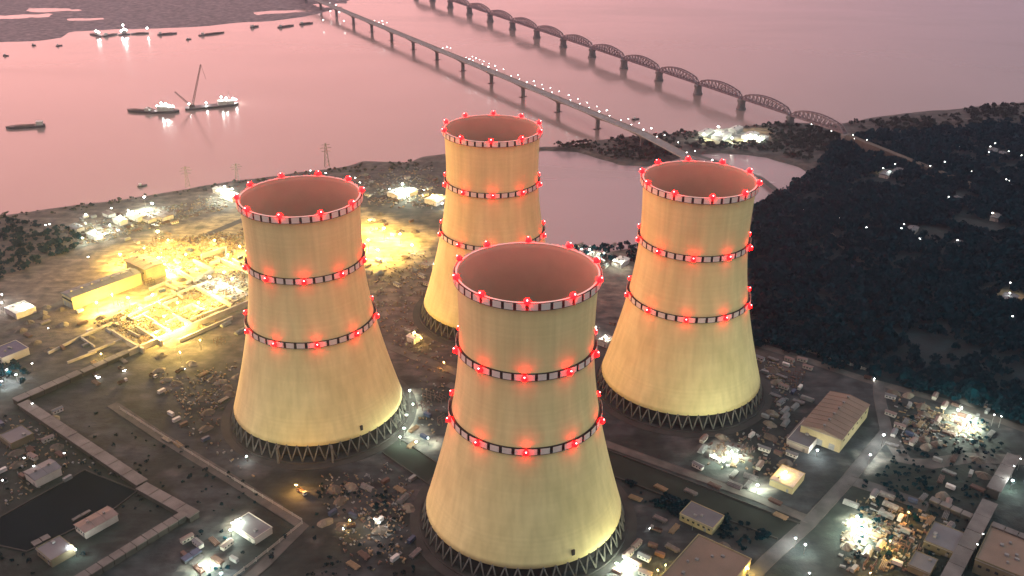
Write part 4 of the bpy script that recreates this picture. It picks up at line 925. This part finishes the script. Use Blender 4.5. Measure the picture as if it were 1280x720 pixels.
wood('shore_scrub', [at(*p) for p in [(-20,270),(100,257),(300,227),(430,209),(455,203),(540,203),(540,212),(430,216),(300,233),(100,264),(-20,278)]], 150, .8, 2.2, 'leaf_far', 5)
wood('yard_scrub', [at(*p) for p in [(150,508),(385,650),(320,725),(-10,725),(-10,520),(60,525)]], 110, .6, 1.5, 'leaf', 6, [pond_p])
wood('canal_scrub', [at(*p) for p in [(780,600),(965,668),(930,690),(900,672),(800,625)]], 200, .8, 2.0, 'leaf', 7)
wood('lower_right_scrub', [at(*p) for p in [(1110,490),(1240,530),(1270,570),(1200,690),(1060,715),(1070,610),(1130,560)]], 200, .7, 1.8, 'leaf', 8)
wood('lit_bushes', [at(*p) for p in [(-20,455),(30,455),(38,478),(-20,490)]], 40, 1.8, 3.2, 'leaf', 9)
wood('lagoon_bushes', [at(*p) for p in [(715,310),(800,305),(805,330),(725,335)]], 60, 1.8, 3.5, 'leaf', 10)
wood('open_ground_scrub', [at(*p) for p in [(400,600),(520,620),(520,720),(380,720)]], 60, .7, 1.6, 'leaf', 11)

# ------------------------------------------------------------------ tell alike things apart by their order
ORD = ['leftmost', 'second', 'third', 'fourth', 'fifth', 'sixth', 'seventh', 'eighth', 'ninth', 'tenth', 'eleventh', 'twelfth']
NUM = ['', '', 'two', 'three', 'four', 'five', 'six', 'seven', 'eight', 'nine', 'ten', 'eleven', 'twelve']
by = {}
for o in sc.objects:
    if o.parent is None and 'label' in o: by.setdefault(o['label'], []).append(o)
for lab, os_ in by.items():
    n_ = len(os_)
    if 2 <= n_ <= 12:
        os_.sort(key=lambda o: o.location.x/(o.location.y*CP+CAM_H*SP))
        for k, o in enumerate(os_):
            sfx = f', {"left" if k == 0 else "right"} of the two' if n_ == 2 else f', leftmost of {NUM[n_]}' if k == 0 else f', rightmost of {NUM[n_]}' if k == n_-1 else f', {ORD[k]} from left of {NUM[n_]}'
            o['label'] = lab + sfx

# ------------------------------------------------------------------ haze
hb = MB().box((0, 2250, 196), (11100, 9600, 410)); ho = hb.build('haze', [])
hm = bpy.data.materials.new('haze_air'); hm.use_nodes = True; n = hm.node_tree.nodes; l = hm.node_tree.links; n.remove(n['Principled BSDF'])
pv = n.new('ShaderNodeVolumePrincipled'); pv.inputs['Color'].default_value = (.58, .76, 1.0, 1); pv.inputs['Density'].default_value = .00006; pv.inputs['Anisotropy'].default_value = .75
l.new(pv.outputs[0], n['Material Output'].inputs['Volume']); ho.data.materials.append(hm); hm.cycles.homogeneous_volume = True
struct(ho, 'stuff')
